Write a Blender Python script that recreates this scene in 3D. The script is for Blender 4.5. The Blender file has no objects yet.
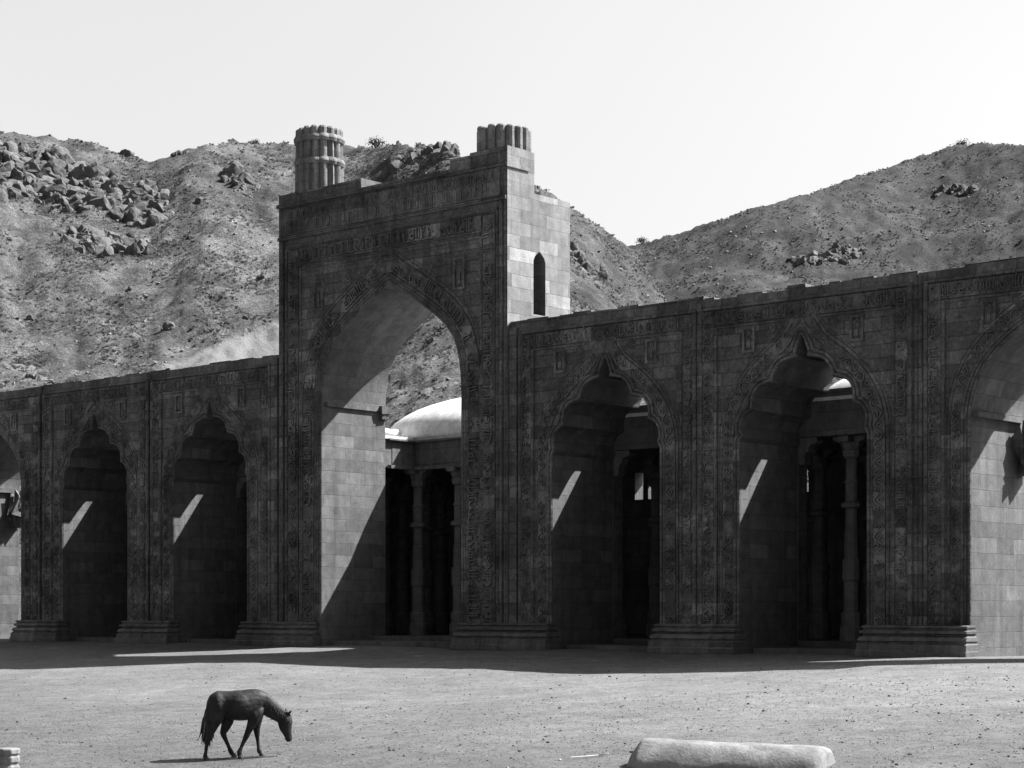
import bpy, bmesh, math, random
import numpy as np
from mathutils import Vector, noise
import mathutils

SC = bpy.context.scene
COL = SC.collection
rnd = random.Random(7)

# ------------------------------------------------------------------ camera
FPX = 1918.0                      # focal length in picture pixels
YAW = math.atan(FPX / 2177.0)
S_, C_ = math.sin(YAW), math.cos(YAW)
CAM = Vector((61.093 * S_, -61.093 * C_, 1.25))
RIGHT = Vector((C_, S_, 0)); FWD = Vector((-S_, C_, 0))
cd = bpy.data.cameras.new('camera'); cam = bpy.data.objects.new('camera', cd); COL.objects.link(cam)
cam.location = CAM; cam.rotation_euler = (math.pi / 2, 0, YAW)
cd.sensor_width = 36; cd.lens = FPX / 1024 * 36
cd.shift_y = (610 - 384) / 1024
cd.clip_start = 0.1; cd.clip_end = 6000
SC.camera = cam

# ------------------------------------------------------------------ sky, sun, exposure
SUN = Vector((0.53, 0.745, 1.0)).normalized()       # towards the sun
elev = math.asin(SUN.z)
azim = math.atan2(SUN.x, SUN.y)
w = bpy.data.worlds.new('World'); SC.world = w; w.use_nodes = True
nt = w.node_tree; nt.nodes.clear()
sky = nt.nodes.new('ShaderNodeTexSky'); sky.sky_type = 'NISHITA'; sky.sun_disc = False
sky.sun_elevation = elev; sky.sun_rotation = azim
sky.air_density = 1.0; sky.dust_density = 4.0; sky.ozone_density = 1.0
bw = nt.nodes.new('ShaderNodeRGBToBW')
bg = nt.nodes.new('ShaderNodeBackground'); bg.inputs['Strength'].default_value = 0.05
ow = nt.nodes.new('ShaderNodeOutputWorld')
nt.links.new(sky.outputs[0], bw.inputs[0])
# thin bright dust haze in the quarter of the sky where the sun stands (the film saw it white)
tcw = nt.nodes.new('ShaderNodeTexCoord')
dt = nt.nodes.new('ShaderNodeVectorMath'); dt.operation = 'DOT_PRODUCT'; dt.inputs[1].default_value = Vector((-0.22, 0.95, 0.2)).normalized()
nt.links.new(tcw.outputs['Generated'], dt.inputs[0])
hz = nt.nodes.new('ShaderNodeMapRange'); hz.interpolation_type = 'SMOOTHSTEP'
hz.inputs['From Min'].default_value = 0.25; hz.inputs['From Max'].default_value = 0.72; hz.inputs['To Min'].default_value = 0.0; hz.inputs['To Max'].default_value = 2.9
nt.links.new(dt.outputs['Value'], hz.inputs['Value'])
cl = nt.nodes.new('ShaderNodeTexNoise'); cl.inputs['Scale'].default_value = 1.6; cl.inputs['Detail'].default_value = 3
nt.links.new(tcw.outputs['Generated'], cl.inputs['Vector'])
cm = nt.nodes.new('ShaderNodeMapRange'); cm.inputs['To Min'].default_value = 0.8; cm.inputs['To Max'].default_value = 1.2; nt.links.new(cl.outputs['Fac'], cm.inputs['Value'])
mm = nt.nodes.new('ShaderNodeMath'); mm.operation = 'MULTIPLY'; nt.links.new(hz.outputs[0], mm.inputs[0]); nt.links.new(cm.outputs[0], mm.inputs[1])
ad = nt.nodes.new('ShaderNodeMath'); ad.operation = 'ADD'; nt.links.new(bw.outputs[0], ad.inputs[0]); nt.links.new(mm.outputs[0], ad.inputs[1])
nt.links.new(ad.outputs[0], bg.inputs['Color'])
nt.links.new(bg.outputs[0], ow.inputs['Surface'])
ld = bpy.data.lights.new('sun', 'SUN'); sun = bpy.data.objects.new('sun', ld); COL.objects.link(sun)
ld.energy = 5.0; ld.angle = math.radians(0.5); ld.color = (1, 1, 1)
sun.rotation_euler = SUN.to_track_quat('Z', 'Y').to_euler()
SC.view_settings.view_transform = 'Standard'; SC.view_settings.look = 'None'
SC.view_settings.gamma = 1.0; SC.view_settings.exposure = 1.6
SC.view_settings.use_curve_mapping = False
SC.cycles.max_bounces = 6; SC.cycles.diffuse_bounces = 4

# ------------------------------------------------------------------ materials (all neutral: a black and white photograph)
def mat_base(name, rough=0.9):
    m = bpy.data.materials.new(name); m.use_nodes = True
    n = m.node_tree.nodes; l = m.node_tree.links
    b = n['Principled BSDF']; b.inputs['Roughness'].default_value = rough
    b.inputs['Specular IOR Level'].default_value = 0.2
    return m, n, l, b
def ramp(n, pts):
    r = n.new('ShaderNodeValToRGB'); e = r.color_ramp.elements
    while len(e) < len(pts): e.new(0.5)
    for i, (p, v) in enumerate(pts):
        e[i].position = p; e[i].color = (v, v, v, 1)
    return r
def mul(n, l, a, b):
    m = n.new('ShaderNodeMath'); m.operation = 'MULTIPLY'
    for i, s in enumerate((a, b)):
        if isinstance(s, (int, float)): m.inputs[i].default_value = s
        else: l.new(s, m.inputs[i])
    return m.outputs[0]
def add(n, l, a, b):
    m = n.new('ShaderNodeMath'); m.operation = 'ADD'
    for i, s in enumerate((a, b)):
        if isinstance(s, (int, float)): m.inputs[i].default_value = s
        else: l.new(s, m.inputs[i])
    return m.outputs[0]
def noise_n(n, l, co, scale, detail=6, rough=0.6, dist=0.0):
    t = n.new('ShaderNodeTexNoise'); t.inputs['Scale'].default_value = scale
    t.inputs['Detail'].default_value = detail; t.inputs['Roughness'].default_value = rough
    t.inputs['Distortion'].default_value = dist
    l.new(co, t.inputs['Vector']); return t.outputs['Fac']

def stone_mat(name, base, contrast=1.0, bw_=0.86, bh=0.37, bump=0.5, pick=0.0, stain=1.0, bricks=True, joint=0.6):
    m, n, l, b = mat_base(name)
    tc = n.new('ShaderNodeTexCoord'); obj = tc.outputs['Object']; uv = tc.outputs['UV']
    n1 = noise_n(n, l, obj, 0.45, 5, 0.65); n2 = noise_n(n, l, obj, 3.0, 8, 0.7); n3 = noise_n(n, l, obj, 22, 4, 0.7)
    r1 = ramp(n, [(0.3, max(.3, 1 - 0.35 * stain)), (0.7, 1 + 0.3 * stain)]); l.new(n1, r1.inputs[0])
    r2 = ramp(n, [(0.28, 0.72), (0.72, 1.3)]); l.new(n2, r2.inputs[0])
    r3 = ramp(n, [(0.25, 0.8), (0.75, 1.2)]); l.new(n3, r3.inputs[0])
    f = mul(n, l, mul(n, l, r1.outputs[0], r2.outputs[0]), r3.outputs[0])
    mp = n.new('ShaderNodeMapping'); mp.inputs['Scale'].default_value = (2.6, 2.6, 0.16); l.new(obj, mp.inputs['Vector'])
    n5 = noise_n(n, l, mp.outputs[0], 1.0, 5, 0.7); r5 = ramp(n, [(0.34, 1 - 0.3 * min(1, stain)), (0.5, 1.0), (0.7, 1 + .16 * min(1, stain))]); l.new(n5, r5.inputs[0]); f = mul(n, l, f, r5.outputs[0])
    h = add(n, l, mul(n, l, n3, 0.5), n2)
    if bricks:
        wob = n.new('ShaderNodeVectorMath'); wob.operation = 'ADD'
        nz = n.new('ShaderNodeTexNoise'); nz.inputs['Scale'].default_value = 2.2; l.new(uv, nz.inputs['Vector'])
        sc = n.new('ShaderNodeVectorMath'); sc.operation = 'SCALE'; sc.inputs['Scale'].default_value = 0.035
        l.new(nz.outputs['Color'], sc.inputs[0]); l.new(uv, wob.inputs[0]); l.new(sc.outputs[0], wob.inputs[1])
        br = n.new('ShaderNodeTexBrick'); br.offset = 0.43; br.offset_frequency = 2; br.squash = 1.35; br.squash_frequency = 3
        br.inputs['Color1'].default_value = (0, 0, 0, 1); br.inputs['Color2'].default_value = (1, 1, 1, 1)
        br.inputs['Mortar'].default_value = (0.2, 0.2, 0.2, 1)
        br.inputs['Scale'].default_value = 1; br.inputs['Brick Width'].default_value = bw_; br.inputs['Row Height'].default_value = bh
        br.inputs['Mortar Size'].default_value = 0.010; br.inputs['Mortar Smooth'].default_value = 0.3; br.inputs['Bias'].default_value = -0.05
        l.new(wob.outputs[0], br.inputs['Vector'])
        k = contrast
        rb = ramp(n, [(0.0, 1 - 0.4 * k), (0.3, 1 - 0.15 * k), (0.75, 1 + 0.05 * k), (0.9, 1 + 0.35 * k), (1.0, 1 + 0.8 * k)])
        l.new(br.outputs['Color'], rb.inputs[0])
        f = mul(n, l, f, rb.outputs[0])
        rm = ramp(n, [(0, 1.0), (1, joint)]); l.new(br.outputs['Fac'], rm.inputs[0])
        f = mul(n, l, f, rm.outputs[0])
        h = add(n, l, h, mul(n, l, br.outputs['Fac'], -0.9))
    if pick:
        vo = n.new('ShaderNodeTexVoronoi'); vo.inputs['Scale'].default_value = 9; l.new(obj, vo.inputs['Vector'])
        h = add(n, l, h, mul(n, l, vo.outputs['Distance'], pick))
        n4 = noise_n(n, l, obj, 7.5, 5, 0.8, 0.6)                     # worn, chipped carving all over the face
        r4 = ramp(n, [(0.3, 0.42), (0.45, 0.9), (0.58, 1.1), (0.70, 1.9)]); l.new(n4, r4.inputs[0]); f = mul(n, l, f, r4.outputs[0])
        h = add(n, l, h, mul(n, l, n4, 1.6))
    f = mul(n, l, f, base)
    l.new(f, b.inputs['Base Color'])
    bp = n.new('ShaderNodeBump'); bp.inputs['Strength'].default_value = bump; bp.inputs['Distance'].default_value = 0.04
    l.new(h, bp.inputs['Height']); l.new(bp.outputs[0], b.inputs['Normal'])
    return m

M = {}
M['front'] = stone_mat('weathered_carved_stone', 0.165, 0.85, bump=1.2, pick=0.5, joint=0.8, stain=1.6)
M['relief'] = stone_mat('relief_stone', 0.165, 0.9, bump=0.9, pick=0.8, stain=1.6, bricks=True, bw_=1.1, bh=0.5, joint=0.85)
M['flank'] = stone_mat('clean_flank_stone', 0.20, 0.85, bw_=0.95, bh=0.42, bump=0.45, stain=0.6, joint=0.72)
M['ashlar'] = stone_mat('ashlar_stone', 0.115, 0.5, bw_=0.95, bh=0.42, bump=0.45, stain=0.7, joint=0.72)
M['plinth'] = stone_mat('plinth_stone', 0.14, 0.8, bw_=1.3, bh=3.0, bump=0.8)
M['hallstone'] = stone_mat('hall_stone', 0.11, 0.3, bw_=1.6, bh=0.55, bump=0.4)
M['pillar'] = stone_mat('pillar_stone', 0.14, 0.3, bump=0.5, bricks=False)
M['plaster'] = stone_mat('white_plaster', 0.62, 0, bump=0.25, stain=0.45, bricks=False)
M['turret'] = stone_mat('turret_stone', 0.185, 0.5, bw_=0.5, bh=0.42, bump=0.5)
M['rock'] = stone_mat('rock', 0.10, 0, bump=1.6, stain=1.0, bricks=False)
M['block'] = stone_mat('fallen_block_stone', 0.20, 0, bump=0.45, stain=0.9, bricks=False)

def ground_mat(name, base, pale):
    m, n, l, b = mat_base(name, 0.95)
    tc = n.new('ShaderNodeTexCoord'); o = tc.outputs['Object']
    a = noise_n(n, l, o, 0.12, 4, 0.6, 0.3); c = noise_n(n, l, o, 1.2, 6, 0.7); d = noise_n(n, l, o, 5, 7, 0.85); e = noise_n(n, l, o, 19, 4, 0.8)
    ra = ramp(n, [(0.3, 0.80), (0.7, 1.2)]); l.new(a, ra.inputs[0])
    rc = ramp(n, [(0.3, 0.74), (0.7, 1.22)]); l.new(c, rc.inputs[0])
    rd = ramp(n, [(0.34, 0.35), (0.44, 0.88), (0.58, 1.08), (0.70, 1.6)]); l.new(d, rd.inputs[0])
    re = ramp(n, [(0.34, 0.32), (0.44, 0.92), (0.58, 1.06), (0.70, 1.65)]); l.new(e, re.inputs[0])
    f = mul(n, l, mul(n, l, ra.outputs[0], rc.outputs[0]), mul(n, l, rd.outputs[0], re.outputs[0]))
    # paler below the screen, darker nearer the viewer
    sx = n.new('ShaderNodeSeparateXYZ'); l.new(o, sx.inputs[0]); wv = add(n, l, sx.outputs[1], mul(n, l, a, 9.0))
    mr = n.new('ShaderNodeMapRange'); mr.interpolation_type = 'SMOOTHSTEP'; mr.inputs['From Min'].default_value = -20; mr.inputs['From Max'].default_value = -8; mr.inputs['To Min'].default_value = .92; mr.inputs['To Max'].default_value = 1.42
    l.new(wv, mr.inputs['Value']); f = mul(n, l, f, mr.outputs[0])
    f = mul(n, l, f, base); l.new(f, b.inputs['Base Color'])
    bp = n.new('ShaderNodeBump'); bp.inputs['Strength'].default_value = 0.55; bp.inputs['Distance'].default_value = 0.05
    h = add(n, l, add(n, l, mul(n, l, c, 0.9), mul(n, l, d, 0.6)), mul(n, l, e, 0.2))
    l.new(h, bp.inputs['Height']); l.new(bp.outputs[0], b.inputs['Normal'])
    return m
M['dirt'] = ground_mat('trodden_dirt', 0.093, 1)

def hill_mat():
    m, n, l, b = mat_base('dry_hillside', 0.95)
    tc = n.new('ShaderNodeTexCoord'); o = tc.outputs['Object']
    at = n.new('ShaderNodeAttribute'); at.attribute_name = 'cover'
    sep = n.new('ShaderNodeSeparateColor'); l.new(at.outputs['Color'], sep.inputs[0])
    a = noise_n(n, l, o, 0.05, 4, 0.6, 0.5); c = noise_n(n, l, o, 0.45, 6, 0.75); d = noise_n(n, l, o, 2.2, 7, 0.8); e = noise_n(n, l, o, 6.5, 3, 0.8)
    ra = ramp(n, [(0.3, 0.75), (0.7, 1.2)]); l.new(a, ra.inputs[0])
    rc = ramp(n, [(0.3, 0.55), (0.5, 1.0), (0.72, 1.4)]); l.new(c, rc.inputs[0])
    rd = ramp(n, [(0.34, 0.3), (0.45, 0.85), (0.56, 1.08), (0.68, 2.0)]); l.new(d, rd.inputs[0])
    re = ramp(n, [(0.34, 0.35), (0.5, 1.0), (0.68, 2.1)]); l.new(e, re.inputs[0])
    f = mul(n, l, mul(n, l, ra.outputs[0], re.outputs[0]), mul(n, l, rc.outputs[0], rd.outputs[0]))
    sm = n.new('ShaderNodeMix'); sm.data_type = 'FLOAT'; l.new(mul(n, l, sep.outputs[1], .85), sm.inputs[0]); l.new(f, sm.inputs[2]); sm.inputs[3].default_value = .95; f = sm.outputs[0]   # the pale fan is smooth
    f = mul(n, l, f, sep.outputs[0])            # cover: grass streaks, the pale fan and broad tone changes
    f = mul(n, l, f, 0.072); l.new(f, b.inputs['Base Color'])
    bp = n.new('ShaderNodeBump'); bp.inputs['Strength'].default_value = 0.9; bp.inputs['Distance'].default_value = 0.35
    h = add(n, l, mul(n, l, d, 0.7), c)
    l.new(h, bp.inputs['Height']); l.new(bp.outputs[0], b.inputs['Normal'])
    return m
M['hill'] = hill_mat()
def plain(name, v, rough=0.9, var=0.25, scale=8.0):
    m, n, l, b = mat_base(name, rough)
    tc = n.new('ShaderNodeTexCoord'); a = noise_n(n, l, tc.outputs['Object'], scale, 5, 0.6)
    r = ramp(n, [(0.3, v * (1 - var)), (0.7, v * (1 + var))]); l.new(a, r.inputs[0]); l.new(r.outputs[0], b.inputs['Base Color'])
    return m
M['scrub'] = plain('dry_scrub', 0.042, 0.95, 0.5, 0.3)
M['straw'] = plain('straw_grass', 0.085, 0.95, 0.4, 0.3)
def leafy(name, v):
    m = plain(name, v, 0.95, 0.4, 0.3); n = m.node_tree.nodes; l = m.node_tree.links; b = n['Principled BSDF']; src = b.inputs['Base Color'].links[0].from_socket
    t = n.new('ShaderNodeBsdfTranslucent'); l.new(src, t.inputs['Color']); x = n.new('ShaderNodeMixShader'); x.inputs[0].default_value = .5
    l.new(b.outputs[0], x.inputs[1]); l.new(t.outputs[0], x.inputs[2]); l.new(x.outputs[0], n['Material Output'].inputs['Surface']); return m
M['scree'] = plain('scree', 0.15, 0.9, 0.4, 1.0)
M['straw'] = leafy('straw_grass', 0.13); M['darkgrass'] = leafy('dark_grass', 0.05)
M['bush'] = plain('bush_leaf', 0.05, 0.9, 0.4, 1.0)
M['pebble'] = plain('pebble_stone', 0.055, 0.9, 0.6, 0.8)
M['coat'] = plain('pony_coat', 0.017, 0.6, 0.6, 4.0)
_n = M['coat'].node_tree; _b = _n.nodes.new('ShaderNodeBump'); _t = _n.nodes.new('ShaderNodeTexNoise'); _t.inputs['Scale'].default_value = 7; _t.inputs['Detail'].default_value = 4
_c = _n.nodes.new('ShaderNodeTexCoord'); _n.links.new(_c.outputs['Object'], _t.inputs['Vector']); _n.links.new(_t.outputs['Fac'], _b.inputs['Height']); _b.inputs['Distance'].default_value = .06; _b.inputs['Strength'].default_value = .38
_n.links.new(_b.outputs[0], _n.nodes['Principled BSDF'].inputs['Normal'])
M['hair'] = plain('pony_hair', 0.018, 0.6, 0.5, 30.0)
M['hoof'] = plain('hoof_horn', 0.05, 0.6)
M['eye'] = plain('eye', 0.01, 0.1, 0.0)
M['wood'] = plain('bleached_wood', 0.42, 0.8)

# ------------------------------------------------------------------ mesh helpers
class MB:
    """collects faces; build() links them as ONE mesh object with metre-scaled box UVs"""
    def __init__(self): self.v = []; self.f = []; self.mi = []
    def face(self, pts, mi=0):
        i = len(self.v); self.v += [tuple(p) for p in pts]; self.f.append(tuple(range(i, i + len(pts)))); self.mi.append(mi)
    def mesh(self, vs, fs, mi=0):
        i = len(self.v); self.v += [tuple(p) for p in vs]
        for f in fs: self.f.append(tuple(i + k for k in f)); self.mi.append(mi)
    def box(self, x0, x1, y0, y1, z0, z1, mi=0, jit=0.0):
        j = lambda: rnd.uniform(-jit, jit) if jit else 0
        vs = [(x + j(), y + j(), z + j()) for z in (z0, z1) for y in (y0, y1) for x in (x0, x1)]
        self.mesh(vs, [(0, 2, 3, 1), (4, 5, 7, 6), (0, 1, 5, 4), (2, 6, 7, 3), (0, 4, 6, 2), (1, 3, 7, 5)], mi)
    def loft(self, rings, close=True, caps=True, mi=0):
        n = len(rings[0]); vs = [p for r in rings for p in r]; fs = []
        for i in range(len(rings) - 1):
            for k in range(n if close else n - 1):
                a = i * n + k; b = i * n + (k + 1) % n
                fs.append((a, b, b + n, a + n))
        if caps: fs.append(tuple(reversed(range(n)))); fs.append(tuple(range((len(rings) - 1) * n, len(rings) * n)))
        self.mesh(vs, fs, mi)
    def tube(self, pts, r, n=6, mi=0):
        pts = [Vector(p) for p in pts]; rings = []
        rr = r if isinstance(r, (list, tuple)) else [r] * len(pts)
        for i, p in enumerate(pts):
            t = (pts[min(i + 1, len(pts) - 1)] - pts[max(i - 1, 0)]).normalized()
            u = Vector((0, 1, 0)) if abs(t.y) < 0.9 else Vector((1, 0, 0))
            a = (u - t * u.dot(t)).normalized(); b = t.cross(a)
            rings.append([p + (a * math.cos(2 * math.pi * k / n) + b * math.sin(2 * math.pi * k / n)) * rr[i] for k in range(n)])
        self.loft(rings, True, True, mi)
    def lathe(self, prof, n=16, c=(0, 0), mi=0, shape=None):
        rings = []
        for r, z in prof:
            rings.append([(c[0] + r * (shape(k / n) if shape else 1) * math.cos(2 * math.pi * k / n + math.pi / n),
                           c[1] + r * (shape(k / n) if shape else 1) * math.sin(2 * math.pi * k / n + math.pi / n), z) for k in range(n)])
        self.loft(rings, True, True, mi)
    def build(self, name, mats, parent=None, smooth=False, fixn=True, merge=0.0):
        me = bpy.data.meshes.new(name); me.from_pydata(self.v, [], self.f); me.update()
        if not isinstance(mats, (list, tuple)): mats = [mats]
        for m in mats: me.materials.append(m)
        me.polygons.foreach_set('material_index', self.mi)
        if fixn or merge:
            bm = bmesh.new(); bm.from_mesh(me)
            if merge: bmesh.ops.remove_doubles(bm, verts=bm.verts, dist=merge)
            if fixn: bmesh.ops.recalc_face_normals(bm, faces=bm.faces)
            bm.to_mesh(me); bm.free()
        uv = me.uv_layers.new(name='UVMap'); me.update()
        co = [v.co for v in me.vertices]
        for p in me.polygons:
            nx, ny, nz = abs(p.normal.x), abs(p.normal.y), abs(p.normal.z)
            for li in p.loop_indices:
                c = co[me.loops[li].vertex_index]
                if ny >= nx and ny >= nz: q = (c.x, c.z)
                elif nx >= nz: q = (c.y + 3.3, c.z + 0.17)
                else: q = (c.x, c.y)
                uv.data[li].uv = q
            p.use_smooth = smooth
        o = bpy.data.objects.new(name, me); COL.objects.link(o)
        if parent: o.parent = parent
        return o
def tag(o, label=None, cat=None, group=None, kind=None):
    if label: o['label'] = label
    if cat: o['category'] = cat
    if group: o['group'] = group
    if kind: o['kind'] = kind
    return o
def thing(name, label, cat, loc=(0, 0, 0), rz=0.0, group=None):
    o = bpy.data.objects.new(name, None); COL.objects.link(o); o.location = loc; o.rotation_euler = (0, 0, rz)
    o.empty_display_size = 0.3
    return tag(o, label, cat, group)

def rough_rock(r, sx, sy, sz, R):
    """a weathered boulder: a stone hull with its faces broken up by noise"""
    bm = bmesh.new(); bmesh.ops.create_icosphere(bm, subdivisions=3, radius=1); o = Vector((R.uniform(0, 90), R.uniform(0, 90), 0))
    pl = [(Vector((R.gauss(0, 1), R.gauss(0, 1), R.gauss(0, .8))).normalized(), R.uniform(.55, .9)) for _ in range(9)]
    for v in bm.verts:
        for n_, d in pl:
            k = v.co.dot(n_)
            if k > d: v.co -= n_ * (k - d)
        v.co *= 1 + .12 * noise.noise(v.co * 2.2 + o) + .06 * noise.noise(v.co * 6 + o)
        v.co = Vector((v.co.x * r * sx, v.co.y * r * sy, v.co.z * r * sz))
    bm.verts.index_update(); vs = [v.co.copy() for v in bm.verts]; fs = [tuple(v.index for v in f.verts) for f in bm.faces]; bm.free(); return vs, fs
def hull_rock(r, sx=1, sy=1, sz=1, n=14, R=None):
    """an angular stone: convex hull of scattered points, flattened at random"""
    R = R or rnd
    bm = bmesh.new()
    for _ in range(n):
        v = Vector((R.gauss(0, 1), R.gauss(0, 1), R.gauss(0, 1))).normalized() * R.uniform(0.75, 1.1)
        bm.verts.new((v.x * r * sx, v.y * r * sy, v.z * r * sz))
    res = bmesh.ops.convex_hull(bm, input=bm.verts)
    bmesh.ops.delete(bm, geom=[g for g in res['geom_interior'] if isinstance(g, bmesh.types.BMVert)], context='VERTS')
    bm.verts.ensure_lookup_table(); bm.verts.index_update()
    vs = [v.co.copy() for v in bm.verts]; fs = [tuple(v.index for v in f.verts) for f in bm.faces]
    bm.free(); return vs, fs

# ------------------------------------------------------------------ ground of the court
def sstep(a, b, x):
    t = min(1, max(0, (x - a) / (b - a))); return t * t * (3 - 2 * t)
def ground_z(x, y):
    yy = min(0.0, y)
    steep = 0.045 * yy
    flat = 0.062 * min(0.0, yy + 7.0)
    a = 1 - sstep(9, 20, x)
    z = steep * a + flat * (1 - a)
    if y < -19: z -= 0.10 * sstep(-22, -30, y) * sstep(15, 24, x)
    z = max(z, -2.6)
    z += 0.05 * noise.noise(Vector((x * 0.21, y * 0.21, 0))) + 0.02 * noise.noise(Vector((x * 0.8, y * 0.8, 3)))
    return z
def build_ground():
    xs = list(np.arange(-60, 60.01, 0.6)); ys = list(np.arange(-60, 24.01, 0.5))
    xs = [-3000, -800, -250, -100] + xs + [100, 250, 800, 3000]; ys = [-3000, -800, -250, -100] + ys + [50, 120, 400, 3000]
    V = []; F = []
    for y in ys:
        for x in xs:
            far = abs(x) > 61 or y < -61 or y > 25
            V.append((x, y, (-2.6 if y < -20 else 0.0) if far else ground_z(x, y)))
    nx = len(xs)
    for j in range(len(ys) - 1):
        for i in range(nx - 1): F.append((j * nx + i, j * nx + i + 1, (j + 1) * nx + i + 1, (j + 1) * nx + i))
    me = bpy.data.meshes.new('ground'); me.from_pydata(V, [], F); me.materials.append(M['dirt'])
    me.polygons.foreach_set('use_smooth', [True] * len(F))
    o = bpy.data.objects.new('ground', me); COL.objects.link(o); tag(o, kind='structure')
build_ground()

# ------------------------------------------------------------------ hills
SKY_L = [(-900, 250), (-500, 190), (-200, 150), (0, 136), (45, 137), (90, 143), (130, 156), (150, 161), (170, 154), (205, 144), (240, 140), (300, 143),
         (350, 147), (400, 146), (450, 152), (500, 172), (540, 192), (570, 209), (600, 228), (635, 252), (660, 290), (700, 350), (760, 420), (1000, 520), (1300, 560), (2000, 580)]
SKY_R = [(-900, 420), (200, 400), (420, 330), (520, 288), (570, 264), (635, 243), (680, 231), (720, 218), (760, 206), (800, 196), (850, 179), (900, 161), (950, 145),
         (985, 142), (1024, 144), (1150, 150), (1400, 190), (2000, 330)]
def interp(t, x):
    if x <= t[0][0]: return t[0][1]
    for (a, b), (c, d) in zip(t, t[1:]):
        if x <= c:
            u = (x - a) / (c - a); return b + (d - b) * u
    return t[-1][1]
HILLS = {'left': (SKY_L, 86.0, 205.0, 0.62), 'right': (SKY_R, 110.0, 330.0, 0.8)}
def hill_R(which, az): return HILLS[which][2] + 18 * math.sin(az * 0.008) + 10 * math.sin(az * 0.021 + 1)
def hill_raw(which, az, r):
    tab, r0, R, g = HILLS[which]
    E = (610 - interp(tab, az)) / FPX
    # ridge wanders in distance with direction
    R = hill_R(which, az)
    u = (r - r0) / (R - r0)
    if u <= 0: return -3.0 + 3 * max(0, 1 + u * 4), u
    k = u ** g if u <= 1 else 1 - 0.55 * (u - 1) - 0.5 * (u - 1) ** 2
    return E * k * r + 1.25 * min(1, u * 4), u
def az_r_to_xy(az, r):
    t = (az - 512) / FPX
    d = r                                     # r is distance along the viewing axis
    p = CAM + FWD * d + RIGHT * (t * d); return p.x, p.y
def hill_h(which, az, r):
    z, u = hill_raw(which, az, r)
    x, y = az_r_to_xy(az, r)
    f = min(1, max(0, u * 5))
    e = 1 - 0.75 * math.exp(-((u - 1) / 0.06) ** 2)      # keep the skyline itself where it is
    n = noise.fractal(Vector((x * 0.035, y * 0.035, 1.7)), 0.9, 2.1, 5) * 2.1
    n += abs(noise.noise(Vector((x * 0.16, y * 0.16, 5)))) * 1.0 - 0.3
    wz = az + 26 * noise.noise(Vector((x * .03, y * .03, 8))) + 9 * noise.noise(Vector((x * .11, y * .11, 4)))
    n += (abs(noise.noise(Vector((wz * 0.017, r * 0.009, 13)))) - .25) * 1.0 * (r / 150) ** .5     # shallow gullies run downhill
    n2 = noise.fractal(Vector((x * 0.5, y * 0.5, 9)), 0.7, 2.2, 4) * 0.42
    return z + f * (n * e + n2)
def hill_point(which, px, py):
    """where the line of sight meets that hill"""
    tab, r0, R, g = HILLS[which]
    want = (610 - py) / FPX; r = r0
    while r < hill_R(which, px) * 1.01:
        if (hill_h(which, px, r) - CAM.z) / r >= want: break
        r += 0.6
    x, y = az_r_to_xy(px, r); return Vector((x, y, hill_h(which, px, r))), r
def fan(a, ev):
    """a fan of paler tone down the slope beside the gateway"""
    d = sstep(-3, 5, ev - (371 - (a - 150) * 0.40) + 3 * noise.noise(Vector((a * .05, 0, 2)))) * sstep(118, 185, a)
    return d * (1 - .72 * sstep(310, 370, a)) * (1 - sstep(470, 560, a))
def build_hill(which, name):
    tab, r0, R, g = HILLS[which]
    az = np.arange(-420, 1440, 3.6) if which == 'left' else np.arange(120, 1560, 3.6)
    rr = np.concatenate([np.linspace(r0 - 8, R * 1.1, 170), np.linspace(R * 1.14, R * 1.9, 12)])
    V = []; F = []; cov = []
    for r in rr:
        for a in az:
            x, y = az_r_to_xy(a, r); z = hill_h(which, a, r); V.append((x, y, z))
            m = noise.noise(Vector((x * 0.07, y * 0.07, 21)))
            st = noise.fractal(Vector((a * 0.03, r * 0.22, 33)), 0.8, 2.2, 4)          # grass grows in streaks along the contour
            c = max(.3, 1.0 + 0.35 * m + 0.62 * st)
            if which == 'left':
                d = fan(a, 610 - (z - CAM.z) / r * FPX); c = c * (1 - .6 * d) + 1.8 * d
            else: c *= 0.46 + .34 * (1 - sstep(.12, .62, (r - r0) / (R - r0))) + .12 * (1 - sstep(600, 760, a))
            c = max(.22, c * (1 + (.5 if which == 'right' else .2) * noise.fractal(Vector((a * .05, r * .16, 51)), .8, 2.1, 4)))
            if which == 'left': c *= 1 - .33 * sstep(520, 620, a)
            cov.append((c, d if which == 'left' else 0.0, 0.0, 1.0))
    nx = len(az)
    for j in range(len(rr) - 1):
        for i in range(nx - 1): F.append((j * nx + i, j * nx + i + 1, (j + 1) * nx + i + 1, (j + 1) * nx + i))
    me = bpy.data.meshes.new(name); me.from_pydata(V, [], F); me.materials.append(M['hill'])
    at = me.color_attributes.new('cover', 'FLOAT_COLOR', 'POINT')
    at.data.foreach_set('color', np.array(cov, dtype=np.float32).ravel())
    me.polygons.foreach_set('use_smooth', [True] * len(F))
    o = bpy.data.objects.new(name, me); COL.objects.link(o); tag(o, kind='structure')
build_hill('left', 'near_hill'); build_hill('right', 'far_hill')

# ------------------------------------------------------------------ the arched stone screen
PC = -5.5                                  # axis of the gateway
TH = 3.0                                   # thickness of the screen
screen = thing('mosque_screen', 'long dark carved stone screen of pointed arches with a tall gateway and two fluted turrets', 'screen wall', (PC, 0, 0))
class Sub:                                  # parts are built in place, in world metres
    pass
def part(mb, name, mat, parent, label=None, smooth=False, merge=0.0):
    o = mb.build(name, mat, parent, smooth, merge=merge)
    p = parent; off = Vector((0, 0, 0))
    while p: off += Vector(p.location); p = p.parent
    o.location = -off
    if label: o['label'] = label
    return o

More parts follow.
